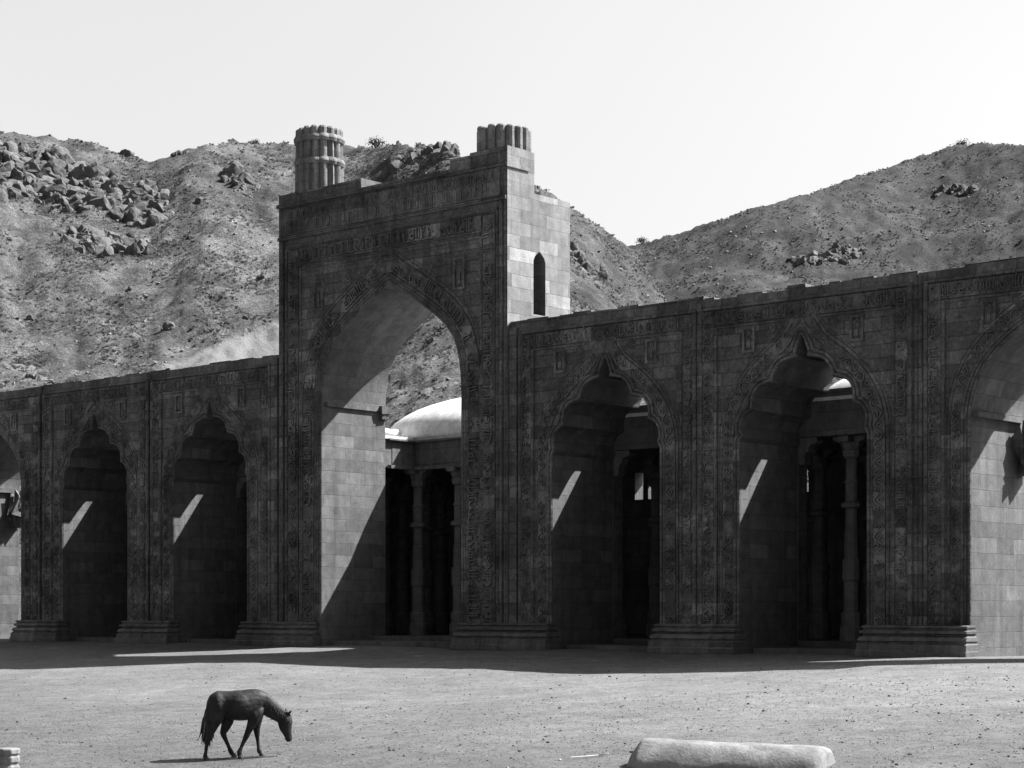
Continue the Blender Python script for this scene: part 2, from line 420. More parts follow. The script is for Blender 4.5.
PORTAL_ARCH = [(3.32, 0.0), (3.32, 8.2), (3.30, 8.7), (3.23, 9.35), (3.05, 9.95), (2.72, 10.45), (2.2, 10.92), (1.6, 11.32), (1.02, 11.68), (0.5, 11.97), (0.0, 12.30)]
WING_ENV = [(2.10, 0.0), (2.10, 6.1), (2.07, 6.5), (1.92, 6.97), (1.62, 7.43), (1.24, 7.83), (0.84, 8.14), (0.48, 8.40), (0.21, 8.66), (0.0, 8.98)]
PLAIN_ENV = [(2.30, 0.0), (2.30, 6.2), (2.27, 6.6), (2.14, 7.1), (1.9, 7.58), (1.5, 8.03), (1.02, 8.4), (0.6, 8.66), (0.28, 8.86), (0.0, 9.1)]
def smooth_half(pts):
    """Catmull-Rom the head of the arch"""
    head = pts[1:]; out = [pts[0]]
    for i in range(len(head) - 1):
        p0 = head[max(i - 1, 0)]; p1 = head[i]; p2 = head[i + 1]; p3 = head[min(i + 2, len(head) - 1)]
        for k in range(4):
            t = k / 4
            q = [0.5 * ((2 * p1[j]) + (-p0[j] + p2[j]) * t + (2 * p0[j] - 5 * p1[j] + 4 * p2[j] - p3[j]) * t * t + (-p0[j] + 3 * p1[j] - 3 * p2[j] + p3[j]) * t ** 3) for j in (0, 1)]
            out.append(tuple(q))
    out.append(head[-1]); return out
def resample(pts, step):
    L = [0]
    for a, b in zip(pts, pts[1:]): L.append(L[-1] + math.dist(a, b))
    n = max(2, int(L[-1] / step)); out = []; j = 0
    for i in range(n + 1):
        s = L[-1] * i / n
        while j < len(L) - 2 and L[j + 1] < s: j += 1
        u = (s - L[j]) / max(1e-9, L[j + 1] - L[j]); out.append((pts[j][0] + (pts[j + 1][0] - pts[j][0]) * u, pts[j][1] + (pts[j + 1][1] - pts[j][1]) * u))
    return out
def foil(half, lobes=3.5, amp=0.26):
    """cusp the head of a half arch"""
    head = resample(half[1:], 0.05); n = len(head) - 1; out = [half[0]]
    for i, (x, z) in enumerate(head):
        u = i / n
        a = head[max(i - 1, 0)]; b = head[min(i + 1, n)]; tx, tz = b[0] - a[0], b[1] - a[1]; q = math.hypot(tx, tz); nx, nz = -tz / q, tx / q   # inward
        k = (u * lobes) % 1.0 if u < 1 else .5
        d = amp * (.5 if u * lobes > 3 else 1) * (1 - math.sin(math.pi * k) ** 0.8) * sstep(0, 0.06, u)
        out.append((max(0.0, x + nx * d), z + nz * d))
    out[-1] = half[-1]
    return out
def full(half, cx):
    return [(cx - x, z) for x, z in half] + [(cx + x, z) for x, z in reversed(half[:-1])]

class Path:
    def __init__(self, pts):
        self.p = pts; self.L = [0]
        for a, b in zip(pts, pts[1:]): self.L.append(self.L[-1] + math.dist(a, b))
        self.n = []
        sn = []
        for a, b in zip(pts, pts[1:]):
            tx, tz = b[0] - a[0], b[1] - a[1]; q = math.hypot(tx, tz) or 1; sn.append((-tz / q, tx / q))   # left of travel
        for i in range(len(pts)):
            a = sn[max(i - 1, 0)]; b = sn[min(i, len(sn) - 1)]; mx, mz = a[0] + b[0], a[1] + b[1]; q = math.hypot(mx, mz) or 1
            mx, mz = mx / q, mz / q; k = 1 / max(.55, mx * b[0] + mz * b[1]); self.n.append((mx * k, mz * k))           # mitred
        self.len = self.L[-1]
    def at(self, s, t):
        s = min(max(s, 0), self.len)
        lo, hi = 0, len(self.L) - 1
        while hi - lo > 1:
            m = (lo + hi) // 2
            if self.L[m] <= s: lo = m
            else: hi = m
        u = (s - self.L[lo]) / max(1e-9, self.L[hi] - self.L[lo])
        f = lambda a, b: a + (b - a) * u
        x = f(self.p[lo][0], self.p[hi][0]); z = f(self.p[lo][1], self.p[hi][1])
        nx = f(self.n[lo][0], self.n[hi][0]); nz = f(self.n[lo][1], self.n[hi][1])
        return x + nx * t, z + nz * t
def strip(mb, path, t0, t1, y, h, step=0.25, mi=0):
    n = max(1, int(path.len / step)); rings = []
    for i in range(n + 1):
        s = path.len * i / n
        a = path.at(s, t0); b = path.at(s, t1)
        rings.append([(a[0], y, a[1]), (a[0], y - h, a[1]), (b[0], y - h, b[1]), (b[0], y, b[1])])
    mb.loft(rings, True, True, mi)
def roll(mb, path, t, y, r, step=0.12, mi=0):
    n = max(1, int(path.len / step)); rings = []
    for i in range(n + 1):
        s = path.len * i / n; ring = []
        for k in range(6):
            a = math.pi * k / 5
            p = path.at(s, t + r * math.cos(a)); ring.append((p[0], y - r * math.sin(a), p[1]))
        rings.append(ring)
    mb.loft(rings, True, True, mi)
def ribbon(mb, path, pts, wd, y, h):
    """a raised stroke; pts in (along, across) of the band"""
    P = [path.at(*p) for p in pts]; n = len(P); L = []; Rr = []
    for i in range(n):
        a = P[max(i - 1, 0)]; b = P[min(i + 1, n - 1)]; tx, tz = b[0] - a[0], b[1] - a[1]; q = math.hypot(tx, tz) or 1
        ww = wd * (0.65 if i in (0, n - 1) else 1.0) / 2
        L.append((P[i][0] - tz / q * ww, P[i][1] + tx / q * ww)); Rr.append((P[i][0] + tz / q * ww, P[i][1] - tx / q * ww))
    rings = [[(l[0], y, l[1]), (l[0], y - h, l[1]), (r[0], y - h, r[1]), (r[0], y, r[1])] for l, r in zip(L, Rr)]
    mb.loft(rings, True, True)
def carve_script(mb, path, t0, t1, y, R, h=0.075, keep=0.85):
    w_ = t1 - t0; s = 0.06
    while s < path.len - w_ * 0.5:
        k = R.random(); b = t0 + w_ * 0.2; top = t0 + w_ * R.uniform(0.72, 0.97); wd = w_ * 0.085
        if R.random() < keep:
            if k < 0.5:
                for q in range(R.choice((1, 2, 2, 3))):
                    a = s + q * w_ * 0.17
                    ribbon(mb, path, [(a, b), (a + R.uniform(-.02, .02), (b + top) / 2), (a + R.uniform(-.03, .03), top)], wd, y, h)
                ribbon(mb, path, [(s - 0.05, b), (s + w_ * 0.25, b - w_ * 0.08), (s + w_ * 0.5, b)], wd, y, h)
            elif k < 0.75:
                c = (s + w_ * 0.2, b + w_ * R.uniform(0.08, 0.3)); rr = w_ * R.uniform(0.10, 0.17)
                ribbon(mb, path, [(c[0] + rr * math.cos(a), c[1] + rr * 0.9 * math.sin(a)) for a in [i * 0.7 + 0.4 for i in range(9)]], wd, y, h)
                ribbon(mb, path, [(s - 0.02, b - w_ * .05), (s + w_ * 0.4, b - w_ * .1)], wd, y, h)
            else:
                ribbon(mb, path, [(s, t0 + w_ * .55), (s + w_ * .1, t0 + w_ * .3), (s + w_ * .26, t0 + w_ * .18), (s + w_ * .42, t0 + w_ * .32), (s + w_ * .36, t0 + w_ * .52)], wd, y, h)
            for q in range(2):                       # tendrils and dots fill the field between the letters
                e = (s + w_ * R.uniform(0, .45), t0 + w_ * R.uniform(.5, .92)); a = R.uniform(0, 6.28); l_ = w_ * R.uniform(.06, .16)
                ribbon(mb, path, [e, (e[0] + l_ * math.cos(a), e[1] + l_ * math.sin(a)), (e[0] + l_ * 1.4 * math.cos(a + .8), e[1] + l_ * 1.4 * math.sin(a + .8))], wd * .8, y, h * .7)
        s += w_ * R.uniform(0.42, 0.6)
def carve_vine(mb, path, t0, t1, y, R, h=0.07, keep=0.8):
    w_ = t1 - t0; mid = (t0 + t1) / 2; per = w_ * 0.72; n = int(path.len / per); wd = w_ * 0.085
    for i in range(n):
        s0 = i * per + 0.05; sg = 1 if i % 2 else -1
        if R.random() > keep: continue
        ribbon(mb, path, [(s0 + per * u, mid - sg * w_ * 0.38 * math.sin(math.pi * u)) for u in (0, .25, .5, .75, 1)], wd, y, h)
        c = (s0 + per * 0.5, mid + sg * w_ * 0.10); g = R.uniform(.85, 1.15); ph = R.uniform(0, 6.28)
        ribbon(mb, path, [(c[0] + g * w_ * (0.20 - 0.016 * k) * math.cos(k * 0.8 + ph), c[1] + sg * w_ * (0.24 - 0.018 * k) * math.sin(k * 0.8 + ph)) for k in range(9)], wd, y, h)
        for q in range(3):
            a = R.uniform(0, 6.28); e = (s0 + per * R.random(), mid + w_ * R.uniform(-.4, .4))
            ribbon(mb, path, [e, (e[0] + w_ * .1 * math.cos(a), e[1] + w_ * .08 * math.sin(a))], wd * 1.3, y, h * .8)

def wall_with_arch(x0, x1, half, cx, zt, y0, y1, name, parent, tops=None, sides=None):
    """one bay of the screen, the arch cut right through"""
    arch = full(half, cx)
    top = tops or [(x1, zt), (x0, zt)]
    out = [(x0, -0.6)] + [(arch[0][0], -0.6)] + arch + [(arch[-1][0], -0.6), (x1, -0.6)] + top
    mb = MB(); polys = mathutils.geometry.tessellate_polygon([[Vector((a, b, 0)) for a, b in out]])
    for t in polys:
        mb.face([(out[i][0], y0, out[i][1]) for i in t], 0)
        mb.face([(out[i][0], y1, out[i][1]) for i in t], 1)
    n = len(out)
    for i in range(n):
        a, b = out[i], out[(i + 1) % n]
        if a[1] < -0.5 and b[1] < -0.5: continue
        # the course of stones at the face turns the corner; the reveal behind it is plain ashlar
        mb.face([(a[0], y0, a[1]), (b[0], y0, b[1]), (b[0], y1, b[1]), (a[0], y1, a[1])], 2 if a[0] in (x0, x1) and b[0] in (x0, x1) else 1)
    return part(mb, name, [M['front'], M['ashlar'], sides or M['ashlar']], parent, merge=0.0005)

def niche(mb, x, z, w_, h_, y):
    """small framed panel with a cusped niche sunk in it"""
    t = 0.07
    mb.box(x - w_ / 2, x - w_ / 2 + t, y - .07, y, z - h_ / 2, z + h_ / 2); mb.box(x + w_ / 2 - t, x + w_ / 2, y - .07, y, z - h_ / 2, z + h_ / 2)
    mb.box(x - w_ / 2 + t, x + w_ / 2 - t, y - .065, y, z + h_ / 2 - t, z + h_ / 2); mb.box(x - w_ / 2 + t, x + w_ / 2 - t, y - .065, y, z - h_ / 2, z - h_ / 2 + t)
    a = [(w_ * .2, -h_ * .3), (w_ * .2, h_ * .12), (w_ * .1, h_ * .26), (0, h_ * .36)]
    pt = [(x - p, z + q) for p, q in a] + [(x + p, z + q) for p, q in reversed(a[:-1])]
    roll(mb, Path(resample(pt, .06)), 0, y, 0.035, 0.06)
    mb.box(x - .05, x + .05, y - .05, y, z - h_ * .3, z + h_ * .05)
def boss(mb, x, z, r, y):
    rings = []
    for rr, d in ((1, 0), (1, .05), (.8, .07), (.68, .035), (.5, .05), (.25, .1), (.05, .11)):
        rings.append([(x + r * rr * math.cos(a * math.pi / 8), y - d, z + r * rr * math.sin(a * math.pi / 8)) for a in range(16)])
    mb.loft(rings)

def wing_bay(cx, x0, x1, half_env, foiled, hw, tops, seed, style):
    R = random.Random(seed)
    env = smooth_half(half_env); half = foil(env) if foiled else env
    y = 0.0
    bay = wall_with_arch(x0, x1, half, cx, 10.4, y, TH, 'bay_wall', screen, tops)
    envp = Path(full(resample(env, 0.09), cx))
    # skip the part hidden by the plinth: paths start at the plinth top
    def above(path, z0=0.82):
        pts = [q for q in path.p if q[1] >= z0]; return Path([(pts[0][0], z0)] + pts + [(pts[-1][0], z0)])
    cutA = above(Path(full(resample(half, 0.06), cx))); envA = above(envp)
    mb = MB()
    for t, r in ((0.05, 0.05), (0.17, 0.055)) if foiled else ((0.05, .05), (0.15, .045), (0.25, 0.055)): roll(mb, cutA, t, y - .02, r, 0.06)
    roll(mb, envA, 0.64, y, 0.06); roll(mb, envA, 0.74, y, 0.035)
    part(mb, 'arch_moulding', M['front'], bay)
    mb = MB(); strip(mb, envA, 0.22 if foiled else .3, 0.57, y, 0.05, 0.12)
    carve_vine(mb, envA, 0.22 if foiled else .3, 0.57, y - .05, R)
    part(mb, 'archivolt_band', M['relief'], bay)
    # rectangular frame
    fo = hw + 1.30; zt = 10.02
    mb = MB()
    U = Path([(cx - fo, 0.82), (cx - fo, zt), (cx + fo, zt), (cx + fo, 0.82)])
    for q in ((cx - fo, cx - fo, 1), (cx + fo, cx + fo, -1)):
        roll(mb, Path([(q[0], 0.82), (q[0], zt)]), 0, y - .05, 0.075, 1.0); roll(mb, Path([(q[0] + q[2] * .50, 0.82), (q[0] + q[2] * .50, zt - .56)]), 0, y - .04, 0.06, 1.0)
    roll(mb, Path([(cx - fo, zt), (cx + fo, zt)]), 0, y, 0.06, 1.0); roll(mb, Path([(cx - fo + .5, zt - .56), (cx + fo - .5, zt - .56)]), 0, y, 0.045, 1.0)
    if style: roll(mb, Path([(cx - fo - .16, 0.82), (cx - fo - .16, 10.3)]), 0, y, 0.035, 1); roll(mb, Path([(cx + fo + .16, 0.82), (cx + fo + .16, 10.3)]), 0, y, 0.035, 1)
    part(mb, 'frame_moulding', M['front'], bay)
    mb = MB()
    for pth, fn in ((Path([(cx - fo, 0.82), (cx - fo, zt - .6)]), carve_script), (Path([(cx + fo, zt - .6), (cx + fo, 0.82)]), carve_script), (Path([(cx + fo - .1, zt), (cx - fo + .1, zt)]), carve_script)):
        pass
    for xa in (cx - fo + .08, cx + fo - .43):
        pth = Path([(xa, 0.83), (xa, zt - .08)]); strip(mb, pth, 0, -0.36, y, 0.07, 1.0)
        pr = Path([(xa + .36, zt - .08), (xa + .36, 0.83)]); carve_script(mb, pr, -0.36, 0, y - .07, R) if xa < cx else carve_script(mb, Path([(xa, 0.83), (xa, zt - .08)]), -0.36, 0.0, y - .07, R)
    ht = Path([(cx - fo + .46, zt - .50), (cx + fo - .46, zt - .50)]); strip(mb, ht, 0, 0.42, y, 0.045, 1.0); carve_script(mb, ht, 0, 0.42, y - .045, R, keep=.95)
    part(mb, 'inscription_band', M['relief'], bay)
    for sx in (-1, 1):
        mb = MB(); niche(mb, cx + sx * 1.78, 9.0, 0.42, 0.72, y); part(mb, 'niche_panel', M['relief'], bay)
        mb = MB(); boss(mb, cx + sx * 1.0, 9.28, 0.14, y); part(mb, 'rosette', M['relief'], bay)
    # plain outer strips towards the joint of the bays
    mb = MB()
    for sx in (-1, 1):
        xe = x0 if sx < 0 else x1; xi = cx + sx * (fo + (.28 if style else .12))
        a, b = sorted((xe - sx * 0.03, xi))
        if (xe - xi) * sx > 0.15:
            mb = MB(); mb.box(a, b, y - .11, y, .82, 10.22); part(mb, 'pilaster_strip', M['front'], bay)
    return bay

def ragged(x0, x1, z, seed, amp=0.12):
    R = random.Random(seed); pts = []; x = x1; zz = z
    pts.append((x1, zz))
    while x > x0 + 0.9:
        x -= R.uniform(0.25, 0.9)
        if x <= x0 + .2: break
        nz = z + (R.choice((0, 0, 0, -amp, amp * .5)) + R.uniform(-.035, .035))
        pts.append((x + .02, zz)); pts.append((x, nz)); zz = nz
    pts.append((x0, zz)); return pts
bays = [(3.80, -0.07, 7.48, WING_ENV, True, 2.10, ragged(-0.07, 7.48, 10.44, 1, .03), 11, 0),
        (10.87, 7.50, 14.52, WING_ENV, True, 2.14, ragged(7.50, 14.52, 10.36, 2, .06), 12, 1),
        (18.40, 14.54, 22.20, PLAIN_ENV, False, 2.30, ragged(14.54, 22.20, 10.36, 3, .08), 13, 1),
        (-14.87, -18.40, -11.02, WING_ENV, True, 2.06, ragged(-18.40, -11.02, 10.36, 4, .03), 14, 0),
        (-21.87, -25.40, -18.42, WING_ENV, True, 2.06, ragged(-25.40, -18.42, 10.34, 5, .03), 15, 1),
        (-29.15, -33.0, -25.42, PLAIN_ENV, False, 2.30, ragged(-33.0, -25.42, 10.34, 6, .04), 16, 1)]
for b in bays: wing_bay(*b)

# ---- the gateway
PX0, PX1, PY = -10.95, -0.09, -0.12
PA = PC + 0.09                             # axis of the great arch
R = random.Random(99)
env = smooth_half(PORTAL_ARCH)
gate_top = [(PX1, 16.05), (PX1 - 1.62, 16.05), (PX1 - 1.63, 15.98), (-2.6, 15.98), (-2.62, 15.66), (-6.75, 15.62), (-6.77, 16.0), (-9.6, 15.96), (PX0 + .9, 15.9), (PX0 + .88, 15.99), (PX0, 15.97)]
gate = wall_with_arch(PX0, PX1, env, PA, 16, PY, 0.9, 'gateway_wall', screen, gate_top, M['flank'])
gate['label'] = 'tall central gateway front with pointed arch'
rear_top = [(PX1, 14.72), (PX1 - .9, 14.72), (PX1 - 1.6, 15.1), (-2.6, 15.2), (-9.4, 15.2), (PX0 + .6, 15.1), (PX0, 14.9)]
rear = wall_with_arch(PX0, PX1, env, PA, 15, 0.9, TH, 'gateway_rear_wall', screen, rear_top, M['flank'])
# a slit window in the flank: sunk into a box cut by boolean
cut = MB(); a = [(0.30, -1.0), (0.30, .72), (.24, .86), (.12, .97), (0, 1.06)]
ring = [(1.45 - p, 11.82 + q) for p, q in a] + [(1.45 + p, 11.82 + q) for p, q in reversed(a[:-1])]
cut.loft([[(PX1 - 1.1, p, q) for p, q in ring], [(PX1 + .4, p, q) for p, q in ring]])
cut.build('slit_cutter', M['ashlar']); cutter = bpy.data.objects['slit_cutter']
bo = rear.modifiers.new('slit', 'BOOLEAN'); cutter_off = MB()
bo.operation = 'DIFFERENCE'; bo.object = cutter; bo.solver = 'EXACT'
bpy.context.view_layer.update()
dg = bpy.context.evaluated_depsgraph_get(); nm = bpy.data.meshes.new_from_object(rear.evaluated_get(dg))
rear.modifiers.clear(); rear.data = nm; bpy.data.objects.remove(cutter)
mb = MB()
pth = Path([(1.45 - p - .04, 11.82 + q) for p, q in a] + [(1.45 + p + .04, 11.82 + q) for p, q in reversed(a[:-1])])
sl = MB()
for i in range(len(pth.p) - 1):
    (y0, z0), (y1, z1) = pth.p[i], pth.p[i + 1]
def above(pts, z0):
    q = [p for p in pts if p[1] >= z0]; return Path([(q[0][0], z0)] + q + [(q[-1][0], z0)])
E0 = above(full(resample(env, 0.12), PA), 0.84)
mb = MB()
for t, r in ((.06, .05), (.17, .05), (.28, .06), (.98, .06), (1.10, .035)): roll(mb, E0, t, PY, r, 0.12)
part(mb, 'arch_moulding', M['front'], gate)
mb = MB(); strip(mb, E0, .36, .88, PY, .05, .15); carve_script(mb, E0, .36, .88, PY - .05, R, h=.1)
part(mb, 'archivolt_band', M['relief'], gate)
XL, XR = PC - 5.02, PC + 5.02; ZI = 13.30; ZO = 14.06
mb = MB()
for x in (XL, XR): roll(mb, Path([(x, .84), (x, ZO)]), 0, PY, .07, 1); roll(mb, Path([(x + (.72 if x < PC else -.72), .84), (x + (.72 if x < PC else -.72), ZI)]), 0, PY, .06, 1)
for x in (PX0 + .1, PX1 - .1): roll(mb, Path([(x, .84), (x, 15.5)]), 0, PY, .05, 1)
roll(mb, Path([(XL, ZO), (XR, ZO)]), 0, PY, .08, 1); roll(mb, Path([(XL + .72, ZI), (XR - .72, ZI)]), 0, PY, .08, 1)
roll(mb, Path([(XL + .72, ZI - .16), (XR - .72, ZI - .16)]), 0, PY, .04, 1)
part(mb, 'frame_moulding', M['front'], gate)
mb = MB()
h1 = Path([(XL + .7, ZI + .12), (XR - .7, ZI + .12)]); strip(mb, h1, 0, .54, PY, .05, 1); carve_script(mb, h1, 0, .54, PY - .05, R, h=.1, keep=.97)
for xa in (XL + .12, XR - .62):
    p = Path([(xa + .5, .85), (xa + .5, ZO - .14)]); strip(mb, p, 0, .5, PY, .05, 1); carve_script(mb, p, 0, .5, PY - .05, R, h=.1)
part(mb, 'inscription_band', M['relief'], gate)
mb = MB()                                   # upper frieze: two rows of small carved niches under a cornice
for row, (za, zb) in enumerate(((14.58, 15.02), (15.06, 15.36))):
    n = 30
    for i in range(n):
        x = PX0 + .5 + (PX1 - PX0 - 1.0) * (i + .5) / n
        if R.random() < .88:
            q = [(x - .1, za), (x - .1, zb - .14), (x, zb), (x + .1, zb - .14), (x + .1, za)]
            roll(mb, Path(q), 0, PY - .03, .035, .1)
            if R.random() < .7: mb.box(x - .035, x + .035, PY - .075, PY, za + .02, zb - .12, 0, .01)
mb.box(PX0 + .3, PX1 - .3, PY - .03, PY, 14.5, 15.4)
part(mb, 'frieze', M['relief'], gate)
mb = MB(); mb.box(PX0 + .02, PX1 - .02, PY - .09, PY, 14.34, 14.46); mb.box(PX0 + .1, PX1 - 2.6, PY - .22, PY, 15.47, 15.60, 0, .01); mb.box(PX1 - 2.55, PX1 - .01, PY - .07, PY, 15.42, 15.50)
part(mb, 'cornice', M['front'], gate)
mb = MB(); mb.box(PX1, PX1 + .05, PY - .06, .92, 15.38, 15.5); part(mb, 'cornice', M['flank'], gate)
for sx in (-1, 1):
    mb = MB(); niche(mb, PC + sx * 3.35, 12.2, .5, 1.05, PY); part(mb, 'niche_panel', M['relief'], gate)
    mb = MB(); boss(mb, PC + sx * 1.9, 12.55, .2, PY); part(mb, 'rosette', M['relief'], gate)
for (xa, xb) in ((PX0 + .16, XL - .12), (XR + .12, PX1 - .16)):
    mb = MB(); mb.box(xa, xb, PY - .10, PY, .84, 14.3); part(mb, 'pilaster_strip', M['front'], gate)
# string course across the reveals at the springing, with a corbel end
for xx, sx in ((PA - 3.32, 1), (PA + 3.32, -1)):
    mb = MB(); x0, x1 = sorted((xx, xx + sx * .10)); mb.box(x0, x1, .06, TH, 8.36, 8.52, 0, .01)
    x0, x1 = sorted((xx, xx + sx * .22)); mb.box(x0, x1, TH - .36, TH + .08, 8.30, 8.56, 0, .03)
    x0, x1 = sorted((xx, xx + sx * .15)); mb.box(x0, x1, TH - .28, TH + .05, 8.10, 8.30, 0, .03)
    part(mb, 'string_course', M['ashlar'], gate)

# ---- plinths
def plinth(x0, x1, y0, seed):
    prof = [(.52, -.6), (.52, .14), (.47, .17), (.47, .33), (.36, .35), (.36, .40), (.44, .42), (.36, .52), (.24, .55), (.19, .56), (.19, .60), (.33, .62), (.33, .69), (.20, .71), (.18, .75), (.25, .77), (.25, .82), (.12, .84)]
    R = random.Random(seed); n = 22; mb = MB()
    def P(e, z):
        xa, xb, ya = x0 - e * .30, x1 + e * .30, y0 - e * .80
        ring = []
        for k in range(n + 1): ring.append((xa + (xb - xa) * k / n, ya + (R.uniform(-.018, .018) if 0 < k < n else 0), z + R.uniform(-.008, .008)))
        ring += [(xb, y0 + .15, z), (xb - .01, y0 + .32, z), (xa + .01, y0 + .32, z), (xa, y0 + .15, z)]
        return ring
    mb.loft([P(e, z) for e, z in prof])
    return part(mb, 'plinth', M['plinth'], screen)
for i, (a, b) in enumerate(((-26.80, -23.98), (-19.76, -16.98), (-12.76, -8.95), (-2.05, 1.66), (5.94, 8.70), (13.04, 16.06))): plinth(a, b, -.10, 40 + i)

# ---- turrets
def turret(cx, cy, z0, broken, label):
    lob = 16
    def shp(u):
        p = (u * lob) % 1.0; i = int(u * lob)
        return 0.86 + 0.15 * (math.sin(math.pi * p) ** 0.6 if i % 2 == 0 else 1 - abs(2 * p - 1))
    t = MB(); n = lob * 8
    if not broken:
        prof = [(.88, z0 - .6), (.88, z0), (.87, z0 + 1.05), (.86, z0 + 1.06), (.84, z0 + 1.9), (.84, z0 + 2.05)]
        t.lathe(prof, n, (cx, cy), 0, shp)
        o = part(t, 'turret', M['turret'], screen, label)
        for zc, hh in ((z0 + 1.10, .12), (z0 + 1.92, .12)):
            r = MB(); r.lathe([(.80, zc - hh), (.89, zc - hh), (.93, zc - hh * .2), (.92, zc + hh * .2), (.87, zc + hh), (.80, zc + hh)], n, (cx, cy), 0, lambda u: 0.96 + .04 * abs(math.sin(math.pi * u * lob)))
            part(r, 'ring_moulding', M['turret'], o)
        r = MB()
        for i in range(lob):
            if i in (3,): continue
            a = 2 * math.pi * (i + .5) / lob; q = rnd.uniform(.10, .2)
            r.lathe([(.165, z0 + 1.98), (.165, z0 + 2.16 + q * .5), (.12, z0 + 2.23 + q * .5), (.03, z0 + 2.26 + q * .5)], 8, (cx + .70 * math.cos(a), cy + .70 * math.sin(a)))
        part(r, 'broken_crown', M['turret'], o)
    else:
        t.lathe([(.88, z0 - .5), (.88, z0 + .42)], n, (cx, cy), 0, shp)
        for i in range(lob):
            a = 2 * math.pi * (i + .5) / lob; q = rnd.uniform(-.05, .06)
            t.lathe([(.155, z0 + .1), (.155, z0 + .84 + q), (.12, z0 + .89 + q)], 10, (cx + .745 * math.cos(a), cy + .745 * math.sin(a)))
        t.lathe([(.70, z0), (.70, z0 + .75)], 24, (cx, cy))
        part(t, 'turret', M['turret'], screen, label)
turret(-9.88, .85, 16.0, False, 'taller fluted turret with two ring mouldings')
turret(-1.05, .80, 15.98, True, 'broken off stump of a fluted turret')
mb = MB(); mb.box(PX1 - 1.64, PX1 - .002, .903, 1.2, 14.5, 16.03); part(mb, 'turret_base', M['flank'], screen)
mb = MB(); mb.box(PX0 + .1, PX0 + 2.0, .903, 1.6, 14.5, 15.7); part(mb, 'turret_base', M['flank'], screen)

# ruined corbels that stick out of the end reveals
for xx in (16.10, -31.45):
    R = random.Random(int(xx)); mb = MB()
    mb.box(xx, xx + .14, .1, TH, 6.35, 6.5, 0, .02)
    for k in range(9):
        vs, fs = hull_rock(R.uniform(.18, .34), 1, 1, 1.2, 12, R)
        mb.mesh([(v.x + xx + .12 + R.uniform(0, .3), v.y + TH - .2 + R.uniform(-.35, .3), v.z + 5.5 + R.uniform(-.6, .9)) for v in vs], fs)
    part(mb, 'ruined_corbel', M['ashlar'], screen)

# ------------------------------------------------------------------ the prayer hall behind
hall = thing('prayer_hall', 'low stone pillared hall with pale shallow domes behind the arched screen', 'building', (PC, 4.5, 0))
HX0, HX1, HY1, YC = -26.9, 15.9, 14.0, 4.75
ZB, ZT = 6.42, 7.46
def hallpart(mb, name, mat, parent=hall, **k): return part(mb, name, mat, parent, **k)
mb = MB()                                   # floor / step
for x0, x1, ya in ((HX0, PC - 3.42, TH + .02), (PC - 3.40, PC + 3.40, 2.2), (PC + 3.42, HX1, TH + .02)): mb.box(x0, x1, ya, HY1, -.4, .32, 0, .01)
for b in bays[:2] + bays[3:5]: mb.box(b[0] - 2.0, b[0] + 2.0, .5, TH - .01, -.4, .16, 0, .01)
mb.box(PC - 3.3, PC + 3.3, .35, 2.19, -.4, .17, 0, .01)
hallpart(mb, 'floor', M['hallstone'])
mb = MB()                                   # front beams, returning into the recess behind the gateway
mb.box(HX0, PC - 3.45, TH + .02, TH + .55, ZB, ZT); mb.box(PC + 3.45, HX1, TH + .02, TH + .55, ZB, ZT)
mb.box(PC - 3.95, PC - 3.43, TH + .56, YC + .4, ZB, ZT); mb.box(PC + 3.43, PC + 3.95, TH + .56, YC + .4, ZB, ZT)
mb.box(PC - 3.42, PC + 3.42, YC, YC + .5, ZB, ZT)
hallpart(mb, 'beam', M['hallstone'])
mb = MB()                                   # thin ledge under the roof and one above the pillars
for z0, z1, e in ((6.38, 6.50, .20), (7.40, 7.47, .14)):
    mb.box(PC - 3.43 + .003, PC + 3.43 - .003, YC - e, YC - .002, z0, z1, 0, .008)
    mb.box(PC - 3.425, PC - 3.425 + e, TH + .3, YC - e - .003, z0, z1, 0, .008)
hallpart(mb, 'ledge', M['hallstone'])
mb = MB()
for b in bays[:2] + bays[3:5]:
    cp = MB(); cp.box(b[0] - 2.6, b[0] + .4, TH + .005, TH + .4, ZT + .115, ZT + .34, 0, .01); hallpart(cp, 'added_roof_lip', M['hallstone'])  # added lip on the roof edge, shortens the light slivers on the reveals
for x0, x1, ya in ((HX0 - .1, PC - 3.40, TH + .003), (PC - 3.40, PC + 3.40, YC - .03), (PC + 3.40, HX1 + .1, TH + .003)): mb.box(x0, x1, ya, HY1 + .3, ZT + .004, ZT + .11, 0, .004)
hallpart(mb, 'roof', M['plaster'])
mb = MB()
mb.box(HX0, HX0 + .5, TH + .03, HY1, .3, ZT); mb.box(HX1 - .5, HX1, TH + .03, HY1, .3, ZT)
wins = [(-5.30, .40), (-4.62, .46), (2.2, .5), (-13.5, .5), (-20.5, .5)]
xs = HX0 + .5
for x, wd in sorted(wins):
    mb.box(xs, x - wd / 2, HY1 - .5, HY1, .3, ZT); mb.box(x - wd / 2, x + wd / 2, HY1 - .5, HY1, .3, 5.55); mb.box(x - wd / 2, x + wd / 2, HY1 - .5, HY1, 6.6, ZT); xs = x + wd / 2
mb.box(xs, HX1 - .5, HY1 - .5, HY1, .3, ZT)
hallpart(mb, 'hall_wall', M['hallstone'])
pproto = MB()
sq = lambda u: 1.0
pz = [(.30, .30), (.30, .75), (.26, .78), (.27, 1.15), (.20, 1.2), (.20, 2.1), (.235, 2.15), (.235, 2.75), (.19, 2.8), (.185, 3.5), (.20, 3.55), (.16, 3.62), (.16, 4.25), (.27, 4.32), (.27, 4.42), (.16, 4.5), (.165, 5.0), (.20, 5.05), (.15, 5.15), (.15, 5.75), (.22, 5.82), (.24, 6.0)]
